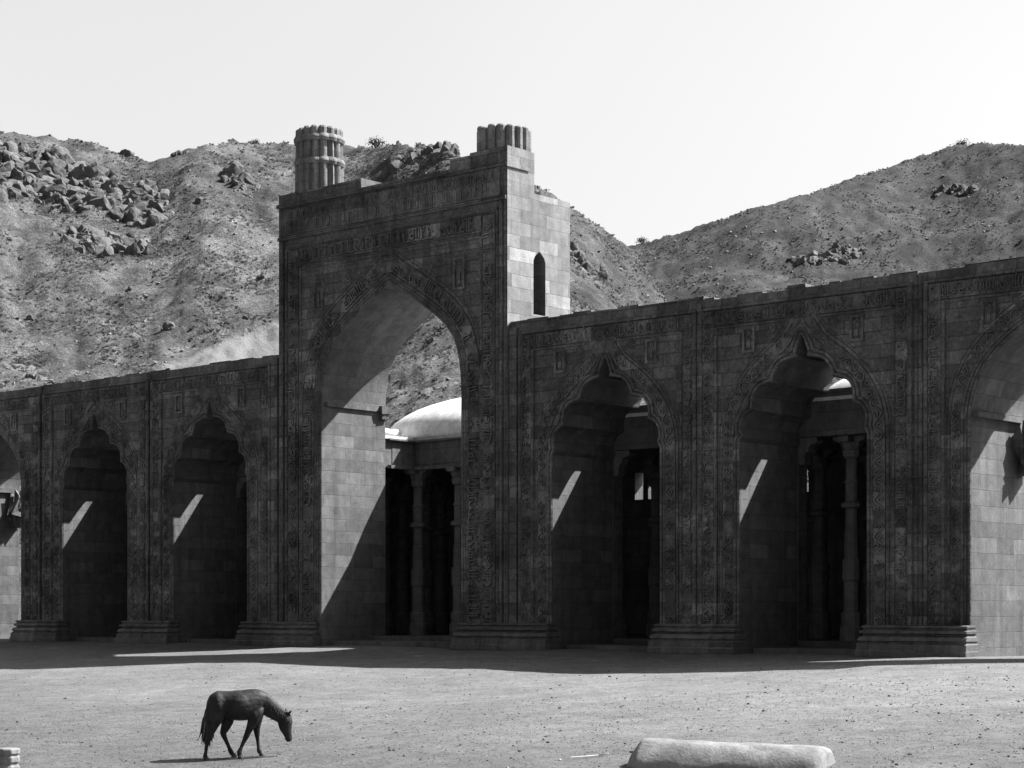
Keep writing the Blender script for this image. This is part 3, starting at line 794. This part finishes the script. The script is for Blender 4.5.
def pillar_mesh():
    m = MB(); m.lathe([(r * 1.22, z) for r, z in pz], 12, shape=lambda u: 1.0 if int(u * 12) % 3 else .93); return m
def cap_mesh():
    m = MB(); m.lathe([(.22, 5.96), (.34, 6.16), (.34, 6.24)], 8)
    m.loft([[(-.52, -.17, 6.30), (.52, -.17, 6.30), (.52, .17, 6.30), (-.52, .17, 6.30)], [(-.55, -.18, 6.36), (.55, -.18, 6.36), (.55, .18, 6.36), (-.55, .18, 6.36)], [(-.55, -.18, ZB - .005), (.55, -.18, ZB - .005), (.55, .18, ZB - .005), (-.55, .18, ZB - .005)]])
    m.loft([[(-.2, -.17, 6.20), (.2, -.17, 6.20), (.2, .17, 6.20), (-.2, .17, 6.20)], [(-.50, -.17, 6.30), (.50, -.17, 6.30), (.50, .17, 6.30), (-.50, .17, 6.30)]])
    m.box(-.17, .17, -.5, .5, 6.24, 6.41)
    return m
p0 = pillar_mesh().build('pillar', M['pillar'], hall); c0 = cap_mesh().build('capital', M['pillar'], p0); first = True
spots = [(x, YC + .17) for x in (-8.93, -6.86, -4.3, -2.25)]
spots += [(x, TH + .75) for x in (10.2, 7.7, 4.3, 1.3, 13.4, -13.1, -15.3, -17.4, -20.1, -22.3, -24.4)]
spots += [(x, yy) for yy in (7.4, 10.6) for x in (-24.4, -22.3, -20.1, -17.4, -15.3, -13.1, -10.9, -8.72, -6.58, -4.42, -2.28, .2, 2.4, 4.6, 6.8, 9.0, 11.2, 13.4)]
for x, y in spots:
    if first: o = p0; first = False
    else:
        o = p0.copy(); COL.objects.link(o); o.parent = hall; c = c0.copy(); COL.objects.link(c); c.parent = o
    o.location = (x - PC, y - 4.5, 0)
# scrolled brackets under the beam, against the piers
def bracket(x, y, sx):
    prof = [(0, 6.40), (.62, 6.40), (.66, 6.30), (.60, 6.22), (.46, 6.20), (.36, 6.12), (.34, 6.00), (.24, 5.94), (.20, 5.84), (.24, 5.70), (.16, 5.60), (.04, 5.60), (0, 5.7)]
    m = MB(); m.loft([[(x + sx * a, y, z) for a, z in prof], [(x + sx * a, y + .34, z) for a, z in prof]]); hallpart(m, 'bracket', M['pillar'])
for b in bays[:2] + bays[3:5]: bracket(b[0] - 2.10, TH + .05, 1)
for b in bays[:2] + bays[3:5]:               # jamb piers that carry the brackets
    for x0, x1 in ((b[0] - 2.6, b[0] - 2.08), (b[0] + 2.16, b[0] + 2.6)):
        m = MB(); m.box(x0, x1, TH + .03, TH + .5, .3, ZB - .01); hallpart(m, 'jamb_pier', M['hallstone'])
    # added masonry over part of each bay, keeps sun patches off the ground
    m = MB(); R = random.Random(int(b[0] * 10)); x = b[0] + .42
    while x < b[0] + 2.5:
        d = R.uniform(.5, .9); m.box(x, x + d - .01, TH + .12, TH + .5, ZT + .11, 9.15 + R.uniform(-.12, .12), 0, .01); x += d
    hallpart(m, 'sun_blocker', M['hallstone'])
def dome(cx, cy, r, h, label=None):
    m = MB(); prof = [(r * 1.0, ZT + .1), (r, ZT + .2)]
    for k in range(1, 13):
        a = k / 12 * math.pi / 2; prof.append((max(.02, r * math.cos(a)), ZT + .2 + h * math.sin(a)))
    m.lathe(prof, 40, (cx, cy)); o = hallpart(m, 'dome', M['plaster'], smooth=True, label=label)
    if r < .7: return
    f = MB(); f.lathe([(.16, ZT + .15 + h), (.2, ZT + .3 + h), (.08, ZT + .4 + h), (.12, ZT + .5 + h), (.02, ZT + .62 + h)], 10, (cx, cy)); part(f, 'finial', M['plaster'], o, smooth=True)
dome(-8.0, 10.3, 5.75, 1.95, 'largest shallow dome, behind the gateway')
dome(2.6, 7.0, 1.9, 1.0); dome(9.6, 7.0, 2.2, 1.1); dome(-15.2, 8.2, 2.2, 1.0); dome(-22.0, 8.2, 2.2, 1.0); dome(-10.25, 5.0, .55, .34)

# ------------------------------------------------------------------ rocks on the hills
def block_shape(R):
    bm = bmesh.new(); bmesh.ops.create_icosphere(bm, subdivisions=3, radius=1); o = Vector((R.uniform(0, 90), R.uniform(0, 90), 0))
    pl = [(Vector((R.gauss(0, 1), R.gauss(0, 1), R.gauss(0, 1))).normalized(), R.uniform(.40, .78)) for _ in range(13)]
    for v in bm.verts:
        for n_, d in pl:
            k = v.co.dot(n_)
            if k > d: v.co -= n_ * (k - d)
        v.co *= 1 + .08 * noise.noise(v.co * 2.5 + o) + .06 * noise.noise(v.co * 8 + o) + .05 * noise.noise(v.co * 17 + o)
    bm.verts.index_update(); vs = np.array([v.co[:] for v in bm.verts]); fs = np.array([[v.index for v in f.verts] for f in bm.faces]); bm.free(); return vs, fs
BLOCKS = [block_shape(random.Random(300 + i)) for i in range(9)]
def outcrop(which, label, spots, n, rmin, rmax, seed, sink=.3):
    """crags breaking out of the slope; spots = (px, py, spread px, spread py)"""
    R = random.Random(seed); base = None; VV = []; FF = []; cnt = 0
    for (px, py, sx, sy) in spots:
        for _ in range(n):
            u = R.uniform(-1, 1); qx = px + u * sx; qy = py + R.gauss(0, .5) * sy
            p, r = hill_point(which, qx, qy)
            if base is None: base = p.copy()
            rad = rmin + (rmax - rmin) * R.random() ** 2.2
            vs, fs = BLOCKS[R.randrange(len(BLOCKS))]
            m = np.array((mathutils.Euler((.45 + R.gauss(0, .25), -.35 + R.gauss(0, .25), YAW + R.gauss(0, 1.2))).to_matrix()))
            v = (vs * np.array([R.uniform(.8, 1.5), R.uniform(.6, 1.0), R.uniform(.8, 1.5)]) * rad) @ m.T + np.array(p - base) + np.array([0, 0, -rad * sink]) + np.array(FWD) * rad * .3
            VV.append(v); FF.append(fs + cnt); cnt += len(vs)
    cs = np.array([v.mean(0) for v in VV]); rs = np.array([np.linalg.norm(v - v.mean(0), axis=1).mean() for v in VV])
    lab = list(range(len(VV)))
    def find(i):
        while lab[i] != i: lab[i] = lab[lab[i]]; i = lab[i]
        return i
    for i in range(len(VV)):
        for j in np.nonzero(np.linalg.norm(cs - cs[i], axis=1) < (rs + rs[i]) * .95)[0]: lab[find(int(j))] = find(i)
    root = [find(i) for i in range(len(VV))]; big = max(set(root), key=root.count)
    keep = [i for i in range(len(VV)) if root[i] == big]; fs0 = FF; nv = len(VV[0]); tri = BLOCKS[0][1]
    VV = np.concatenate([VV[i] for i in keep]); FF = np.concatenate([tri + k * nv for k in range(len(keep))])
    me = bpy.data.meshes.new('rock_outcrop'); me.from_pydata(VV.tolist(), [], FF.tolist()); me.materials.append(M['rock'])
    o = bpy.data.objects.new('rock_outcrop', me); COL.objects.link(o); o.location = base
    return tag(o, label, 'rock outcrop')
outcrop('left', 'long jagged band of dark crags below the left skyline', [(10, 158, 18, 10), (40, 170, 26, 14), (70, 180, 26, 12), (100, 190, 24, 14), (128, 200, 20, 14), (148, 204, 15, 16), (15, 192, 30, 8), (60, 196, 34, 9), (95, 206, 40, 7), (135, 218, 20, 8)], 150, .18, 1.75, 1)
outcrop('left', 'mid slope outcrop with a broad slab face under the left crags', [(72, 238, 20, 5), (100, 250, 24, 7), (125, 246, 24, 6), (140, 262, 16, 9), (148, 268, 10, 7)], 110, .16, 1.3, 2)
outcrop('left', 'tumbled boulder heap on the slope left of the taller turret', [(236, 180, 11, 4), (246, 192, 13, 7), (266, 200, 9, 8), (252, 208, 12, 7), (241, 222, 10, 8), (244, 236, 9, 6)], 42, .2, 1.1, 3)
outcrop('left', 'broken crest of steep rock faces on the skyline between the turrets', [(350, 172, 12, 6), (365, 168, 14, 8), (385, 165, 14, 10), (405, 160, 14, 9), (425, 156, 14, 7), (444, 154, 9, 8)], 90, .2, 1.5, 4, .6)
outcrop('left', 'low rubble outcrop just above the far left parapet', [(12, 362, 16, 5), (28, 370, 14, 5), (42, 378, 12, 4)], 60, .1, .42, 5)
outcrop('left', 'rock ledges just right of the gateway flank', [(580, 258, 12, 8), (586, 275, 16, 9), (592, 290, 18, 8), (602, 300, 16, 6)], 70, .2, 1.0, 6)
outcrop('left', 'small flat rock cap on the skyline left of the saddle gap', [(178, 155, 9, 1.5)], 26, .3, .7, 7, .3)
outcrop('right', 'pale outcrop low on the right hill above the wing parapet', [(815, 260, 22, 6), (832, 257, 18, 8), (850, 252, 14, 8)], 80, .25, 1.3, 8)
outcrop('right', 'dark ledges high on the right hill near the picture edge', [(955, 190, 22, 4), (975, 193, 20, 5), (995, 196, 18, 5)], 80, .3, 1.5, 9)
# single boulders
R = random.Random(5)
singles = [(127, 155, .7), (233, 177, 1.4), (169, 327, .45), (60, 300, .3), (200, 205, .4), (262, 280, .35), (30, 320, .3), (130, 290, .25), (20, 260, .35), (210, 300, .3), (245, 320, .25), (190, 240, .35), (430, 345, .3)]
for i, (px, py, rad) in enumerate(singles):
    p, r = hill_point('left', px, py)
    vs, fs = rough_rock(rad, R.uniform(.9, 1.4), R.uniform(.8, 1.1), R.uniform(.7, 1.1), R); mb = MB(); mb.mesh(vs, fs)
    o = mb.build('boulder', M['rock']); o.location = p + Vector((0, 0, rad * .05)); o.rotation_euler = (R.uniform(-.3, .3), R.uniform(-.3, .3), R.uniform(0, 6))
    if i == 0: tag(o, 'lone boulder standing up on the left skyline edge', 'boulder')
    elif i == 1: tag(o, 'big pale wedge shaped boulder on the slope near the taller turret', 'boulder')
    elif i == 2: tag(o, 'pale block lying alone in the middle of the left slope', 'boulder')
    else: tag(o, 'grey boulder lying on the dry grassy slope behind the screen', 'boulder', 'boulders on the near slope')
# scattered stones and scrub: nobody could count these
def scatter_stones(which, name, n, seed, az0, az1, rmin, rmax):
    R = random.Random(seed); mb = MB(); tab, r0, RR, g = HILLS[which]
    shapes = [hull_rock(1, R.uniform(.8, 1.3), 1, R.uniform(.5, .9), 9, R) for _ in range(12)]
    for _ in range(n):
        az = R.uniform(az0, az1); r = R.uniform(r0 + 3, hill_R(which, az) * 1.01)
        x, y = az_r_to_xy(az, r)
        if noise.noise(Vector((x * .05, y * .05, 40))) + R.gauss(0, .25) < .0: continue
        z = hill_h(which, az, r)
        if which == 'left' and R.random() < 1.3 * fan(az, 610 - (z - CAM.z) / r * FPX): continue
        s = (rmin + (rmax - rmin) * R.random() ** 3) * min(1.1, r / (r0 * 1.7)); a = R.uniform(0, 6.28); ca, sa = math.cos(a), math.sin(a)
        vs, fs = R.choice(shapes); mb.mesh([(x + (v.x * ca - v.y * sa) * s, y + (v.x * sa + v.y * ca) * s, z + v.z * s + s * .1) for v in vs], fs)
    o = mb.build(name, M['scree'], fixn=False); tag(o, 'loose stones strewn over the hillside', 'stones', kind='stuff')
scatter_stones('left', 'loose_stones', 9000, 21, -60, 720, .04, .24)
scatter_stones('right', 'loose_stones', 12000, 22, 540, 1120, .06, .36)
def scatter_scrub(which, n, seed, az0, az1, size, mat, label):
    R = random.Random(seed); mb = MB(); tab, r0, RR, g = HILLS[which]
    for _ in range(n):
        az = R.uniform(az0, az1); r = R.uniform(r0 + 2, hill_R(which, az) * 1.01)
        x, y = az_r_to_xy(az, r)
        if noise.noise(Vector((az * .02, r * .12, 70))) * 1.3 + R.gauss(0, .22) < .02: continue
        z = hill_h(which, az, r)
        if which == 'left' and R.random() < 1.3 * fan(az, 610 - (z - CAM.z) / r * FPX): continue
        s = size * R.uniform(.5, 1.5) * min(1.1, r / (r0 * 1.7))
        for k in range(6):
            a = R.uniform(0, 6.28); q = R.uniform(.2, .75) * s; ox, oy = R.gauss(0, s * .45), R.gauss(0, s * .45); h = s * R.uniform(.4, .95)
            mb.face([(x + ox - math.cos(a) * q * .5, y + oy - math.sin(a) * q * .5, z - .08), (x + ox + math.cos(a) * q * .5, y + oy + math.sin(a) * q * .5, z - .08), (x + ox + math.cos(a) * q * .9 + R.gauss(0, .1), y + oy + math.sin(a) * q * .5 + R.gauss(0, .1), z + h), (x + ox - math.cos(a) * q * .5, y + oy - math.sin(a) * q * .6, z + h * R.uniform(.5, 1))])
    o = mb.build('scrub', mat, fixn=False); tag(o, label, 'scrub', kind='stuff')
scatter_scrub('left', 52000, 31, -60, 720, .13, M['straw'], 'dry grass tufts over the near hillside')
scatter_scrub('left', 1300, 32, -60, 720, .12, M['scrub'], 'dark low scrub over the near hillside')
scatter_scrub('right', 40000, 33, 540, 1120, .13, M['darkgrass'], 'dark low scrub over the far right hillside')
# bushes on the skylines
def bush(which, px, py, s, label, group=None):
    p, r = hill_point(which, px, py); R = random.Random(int(px)); mb = MB()
    for k in range(9): 
        a = R.uniform(0, 6.28); mb.tube([(0, 0, -.2), (math.cos(a) * s * .3, math.sin(a) * s * .3, s * .5), (math.cos(a) * s * .7, math.sin(a) * s * .7, s * R.uniform(.7, 1.2))], [.05, .03, .01], 4, 1)
    for k in range(420):
        v = Vector((R.gauss(0, .5), R.gauss(0, .5), R.gauss(.55, .28))) * s
        if v.z < 0: continue
        a = Vector((R.gauss(0, 1), R.gauss(0, 1), R.gauss(0, 1))).normalized(); b = a.orthogonal().normalized(); q = s * .11
        mb.face([v - a * q, v + b * q * .5, v + a * q, v - b * q * .5])
    o = mb.build('bush', [M['bush'], M['straw']], fixn=False); o.location = p; tag(o, label, 'bush', group)
bush('left', 376, 148, .9, 'round bush on the skyline right of the taller turret')
bush('right', 962, 145, 1.2, 'bush crowning the top of the right hill')
bush('right', 642, 244, .9, 'small bush at the bottom of the valley notch')
bush('left', 255, 143, .6, 'low spreading bush on the skyline left of the taller turret')

# ------------------------------------------------------------------ court: loose gravel
R = random.Random(77); mb = MB()
shapes = [hull_rock(1, R.uniform(.8, 1.4), 1, R.uniform(.5, .9), 8, R) for _ in range(10)]
for _ in range(22000):
    d = R.uniform(24, 56) if R.random() < .5 else R.uniform(26, 40); t = R.uniform(-.30, .30); p = CAM + FWD * d + RIGHT * (t * d)
    if p.y > -.9: continue
    s = .005 + .010 * R.random() + .03 * R.random() ** 40; lt = 1 if R.random() < .4 else 0; a = R.uniform(0, 6.28); ca, sa = math.cos(a), math.sin(a); z = ground_z(p.x, p.y)
    vs, fs = R.choice(shapes); mb.mesh([(p.x + (v.x * ca - v.y * sa) * s, p.y + (v.x * sa + v.y * ca) * s, z + v.z * s + s * .2) for v in vs], fs, lt)
tag(mb.build('gravel', [M['pebble'], M['block']], fixn=False), 'loose gravel strewn over the court', 'gravel', kind='stuff')

# fallen eight sided shaft, bottom right
def at(px, d, zoff=0):
    p = CAM + FWD * d + RIGHT * ((px - 512) / FPX * d); return Vector((p.x, p.y, ground_z(p.x, p.y) + zoff))
A = at(634, 28.4); B = at(829, 27.2); shaft_r = .52
A.z = 1.25 - 129 * 28.4 / FPX - shaft_r; B.z = 1.25 - 139 * 27.2 / FPX - shaft_r
axis = (B - A); L = axis.length; axis.normalize(); side = Vector((-axis.y, axis.x, 0)).normalized(); upv = side.cross(axis) * -1
if upv.z < 0: upv = -upv
mb = MB(); R = random.Random(3); rings = []
secs = [(0, .60), (.17, .98), (.22, 1.0)] + [(.22 + (L - .34) * k / 24, 1.0) for k in range(1, 25)] + [(L - .04, .96), (L, .86)]
for s, k in secs:
    ring = []
    for i in range(8):
        for u in (0.05, .27, .5, .73, .95):                  # flat facets with slightly rounded arrises
            a0 = math.pi / 4 * (i - .5); a1 = math.pi / 4 * (i + .5)
            p = (math.cos(a0) + (math.cos(a1) - math.cos(a0)) * u, math.sin(a0) + (math.sin(a1) - math.sin(a0)) * u)
            q = math.hypot(*p); p = tuple(c * (1 + (.985 / q - 1) * .85) for c in p)
            rr = shaft_r / math.cos(math.pi / 8) * k * (1 + .035 * noise.noise(Vector((s * 2.2, i * 2.0 + u, 0))) + R.uniform(-.006, .006))
            ring.append(axis * s + side * (rr * p[0]) + upv * (rr * p[1]))
    rings.append(ring)
mb.loft(rings)
o = mb.build('fallen_shaft', M['block'], smooth=True); o.location = A
for p in o.data.polygons:
    if len(p.vertices) > 4: p.use_smooth = False
tag(o, 'pale weathered eight sided stone shaft lying on the ground at lower right', 'stone shaft')
# stump of a ringed stone post, bottom left
P = at(9, 30.0); zt = 1.25 - 138 * 30.0 / FPX
mb = MB(); h = zt - P.z
mb.lathe([(.17, -.15), (.17, h * .30), (.145, h * .33), (.145, h * .42), (.17, h * .46), (.17, h * .66), (.15, h * .69), (.15, h * .74), (.175, h * .78), (.175, h * .96), (.15, h)], 8)
o = mb.build('stone_post', M['block']); o.location = P; tag(o, 'short ringed stone post at the lower left corner', 'stone post')
bv = o.modifiers.new('worn', 'BEVEL'); bv.width = .012
# bleached stick
P = at(592, 29.3, .02); mb = MB()
mb.tube([RIGHT * -.34 + FWD * -.3, RIGHT * -.1 + FWD * -.1, RIGHT * .14 + FWD * .04 + Vector((0, 0, .01)), RIGHT * .26 + FWD * .12 + Vector((0, 0, .03))], [.006, .009, .009, .005], 6)
mb.tube([RIGHT * .1 + FWD * .02 + Vector((0, 0, .01)), RIGHT * .24 + FWD * -.08 + Vector((0, 0, .04))], [.008, .004], 6)
o = mb.build('dry_stick', M['wood']); o.location = P; tag(o, 'thin bleached stick on the ground left of the fallen shaft', 'stick')

# ------------------------------------------------------------------ the pony
def build_pony():
    K = 31.2 / FPX / 7.314                       # metres per unit of the layout below
    def P(cx, cy, y=0.0): return Vector(((cx - 400) * K, y, (650 - cy) * K))
    base = at(180 + 400 / 7.314, 31.2)
    pony = thing('pony', 'small dark pony walking with its head lowered across the sunlit court', 'pony', base, YAW + math.radians(8))
    mb = MB()
    def limb(pts, n=12):
        """pts: (centre, half size across view, half size in view) ; rings square to the path"""
        rings = []; q = [(Vector(c), a, b) for c, a, b in pts]; pts = []
        for i in range(len(q) - 1):               # smooth the layout between the given sections
            a0, a1, a2, a3 = q[max(i - 1, 0)], q[i], q[i + 1], q[min(i + 2, len(q) - 1)]
            for k in range(4):
                u = k / 4; f = lambda w0, w1, w2, w3: 0.5 * (w1 * 2 + (w2 - w0) * u + (w0 * 2 - w1 * 5 + w2 * 4 - w3) * u * u + (w1 * 3 - w0 - w2 * 3 + w3) * u ** 3)
                pts.append((f(a0[0], a1[0], a2[0], a3[0]), f(a0[1], a1[1], a2[1], a3[1]), f(a0[2], a1[2], a2[2], a3[2])))
        pts.append(q[-1])
        for i, (c, hy, hz) in enumerate(pts):
            t = (pts[min(i + 1, len(pts) - 1)][0] - pts[max(i - 1, 0)][0]).normalized()
            b = Vector((0, 1, 0)); u = t.cross(b).normalized()
            rings.append([c + b * (hy * math.cos(2 * math.pi * k / n)) + u * (hz * math.sin(2 * math.pi * k / n)) for k in range(n)])
        mb.loft(rings)
    limb([(P(196, 250), .03, .05), (P(208, 252), .10, .13), (P(235, 255), .17, .19), (P(280, 257), .215, .232), (P(335, 252), .185, .215), (P(400, 261), .245, .247), (P(465, 262), .248, .252),
          (P(520, 250), .205, .242), (P(565, 245), .165, .225), (P(600, 250), .12, .185), (P(622, 262), .06, .11)], 18)
    limb([(P(530, 235), .10, .15), (P(590, 240), .105, .18), (P(640, 272), .085, .160), (P(685, 305), .072, .142), (P(728, 338), .065, .122), (P(762, 362), .055, .085)], 16)
    limb([(P(762, 305), .035, .04), (P(766, 335), .068, .095), (P(766, 380), .080, .122), (P(770, 425), .068, .108), (P(780, 462), .052, .080), (P(790, 495), .048, .062), (P(794, 518), .046, .056), (P(796, 532), .028, .036)], 16)
    N, F_ = -.105, .105                          # near side (towards the camera) and far side
    def leg(pts, y): limb([(P(a, b, y * q), r * 1.14, r2 * 1.14) for a, b, r, r2, q in pts], 10)
    leg([(268, 262, .06, .13, .7), (250, 340, .085, .15, 1), (236, 410, .06, .095, 1), (222, 465, .042, .06, 1), (207, 512, .033, .048, 1), (199, 550, .025, .032, 1), (192, 600, .024, .028, 1), (188, 626, .032, .036, 1), (192, 644, .032, .036, 1)], N)
    leg([(310, 270, .06, .12, .7), (343, 360, .07, .11, 1), (338, 410, .055, .078, 1), (322, 448, .040, .058, 1), (318, 475, .033, .047, 1), (336, 520, .026, .034, 1), (358, 570, .025, .030, 1), (369, 598, .033, .038, 1), (384, 622, .032, .036, 1)], F_)
    leg([(552, 255, .04, .09, .5), (552, 300, .065, .12, .85), (543, 345, .068, .098, 1), (522, 400, .05, .07, 1), (500, 448, .038, .050, 1), (485, 485, .036, .045, 1), (468, 520, .027, .034, 1), (446, 570, .024, .028, 1), (434, 600, .033, .037, 1), (436, 630, .032, .036, 1)], N)
    leg([(560, 262, .04, .09, .5), (566, 310, .06, .10, .85), (564, 370, .058, .078, 1), (560, 430, .044, .055, 1), (562, 475, .037, .044, 1), (566, 510, .026, .032, 1), (572, 565, .024, .027, 1), (578, 598, .033, .037, 1), (587, 617, .032, .036, 1)], F_)
    o = mb.build('body', M['coat'], pony, smooth=True)
    rm = o.modifiers.new('skin', 'REMESH'); rm.mode = 'VOXEL'; rm.voxel_size = .011; rm.use_smooth_shade = True
    sm = o.modifiers.new('soft', 'SMOOTH'); sm.factor = .6; sm.iterations = 9
    for y, bx, by, tx, ty in ((-.045, 786, 330, 812, 300), (.045, 766, 326, 774, 288)):
        m = MB(); rings = []
        for u, wx, wy in ((0, .020, .014), (.35, .030, .018), (.7, .020, .012), (1, .003, .003)):
            c = P(bx + (tx - bx) * u, by + (ty - by) * u, y * (1 + .4 * u)); rings.append([c + Vector((wx * math.cos(k * math.pi / 4), wy * math.sin(k * math.pi / 4), 0)) for k in range(8)])
        m.loft(rings); m.build('ear', M['coat'], pony, smooth=True)
    def hoof(cx, cy, y, tilt=0):
        m = MB(); c = P(cx, cy, y)
        m.loft([[c + Vector((r * math.cos(a) + dx, r * .85 * math.sin(a), dz)) for a in [k * math.pi / 5 for k in range(10)]] for r, dx, dz in ((.050, .018, -.035), (.044, .010, 0), (.034, 0, .03))])
        m.build('hoof', M['hoof'], pony)
    hoof(193, 645, N); hoof(388, 627, F_); hoof(438, 633, N); hoof(591, 620, F_)
    m = MB(); R = random.Random(8)               # tail: a sheaf of tapering locks
    for k in range(80):
        a, b = R.gauss(0, .026), R.gauss(0, .045); e = R.uniform(430, 565)
        m.tube([P(218, 210, -.01), P(214 + a * 60, 262, a - .05), P(213 + b * 330, 360, a + b * .6 - .12), P(210 + b * 450, 300 + (e - 300) * .8, a + b - .15), P(207 + b * 560 + R.gauss(0, 4), e, a + b * 1.2 - .15)], [.016, .016, .016, .012, .003], 5)
    m.build('tail', M['hair'], pony)
    m = MB()                                     # mane lies along the crest and hangs on the near side
    for k in range(90):
        u = R.random(); cx = 545 + (770 - 545) * u; cy = 148 + (318 - 148) * (u ** 1.15) ; sd = R.choice((-1, -1, 1))
        m.tube([P(cx, cy - 4, 0), P(cx - 2, cy + 6, sd * .03), P(cx - 8 + R.gauss(0, 5), cy + R.uniform(25, 60), sd * (.075 + .02 * (1 - u)))], [.012, .013, .003], 4)
    for k in range(14): m.tube([P(778, 308, R.gauss(0, .02)), P(800, 325, R.gauss(0, .03)), P(806 + R.gauss(0, 4), 360 + R.uniform(0, 25), R.gauss(0, .03))], [.012, .011, .003], 4)
    m.build('mane', M['hair'], pony)
    for y in (-.068, .068):
        m = MB(); c = P(792, 385, y); m.lathe([(.004, -.014), (.012, -.008), (.015, 0), (.012, .008), (.004, .014)], 8); e = m.build('eye', M['eye'], pony, smooth=True); e.location = c
build_pony()
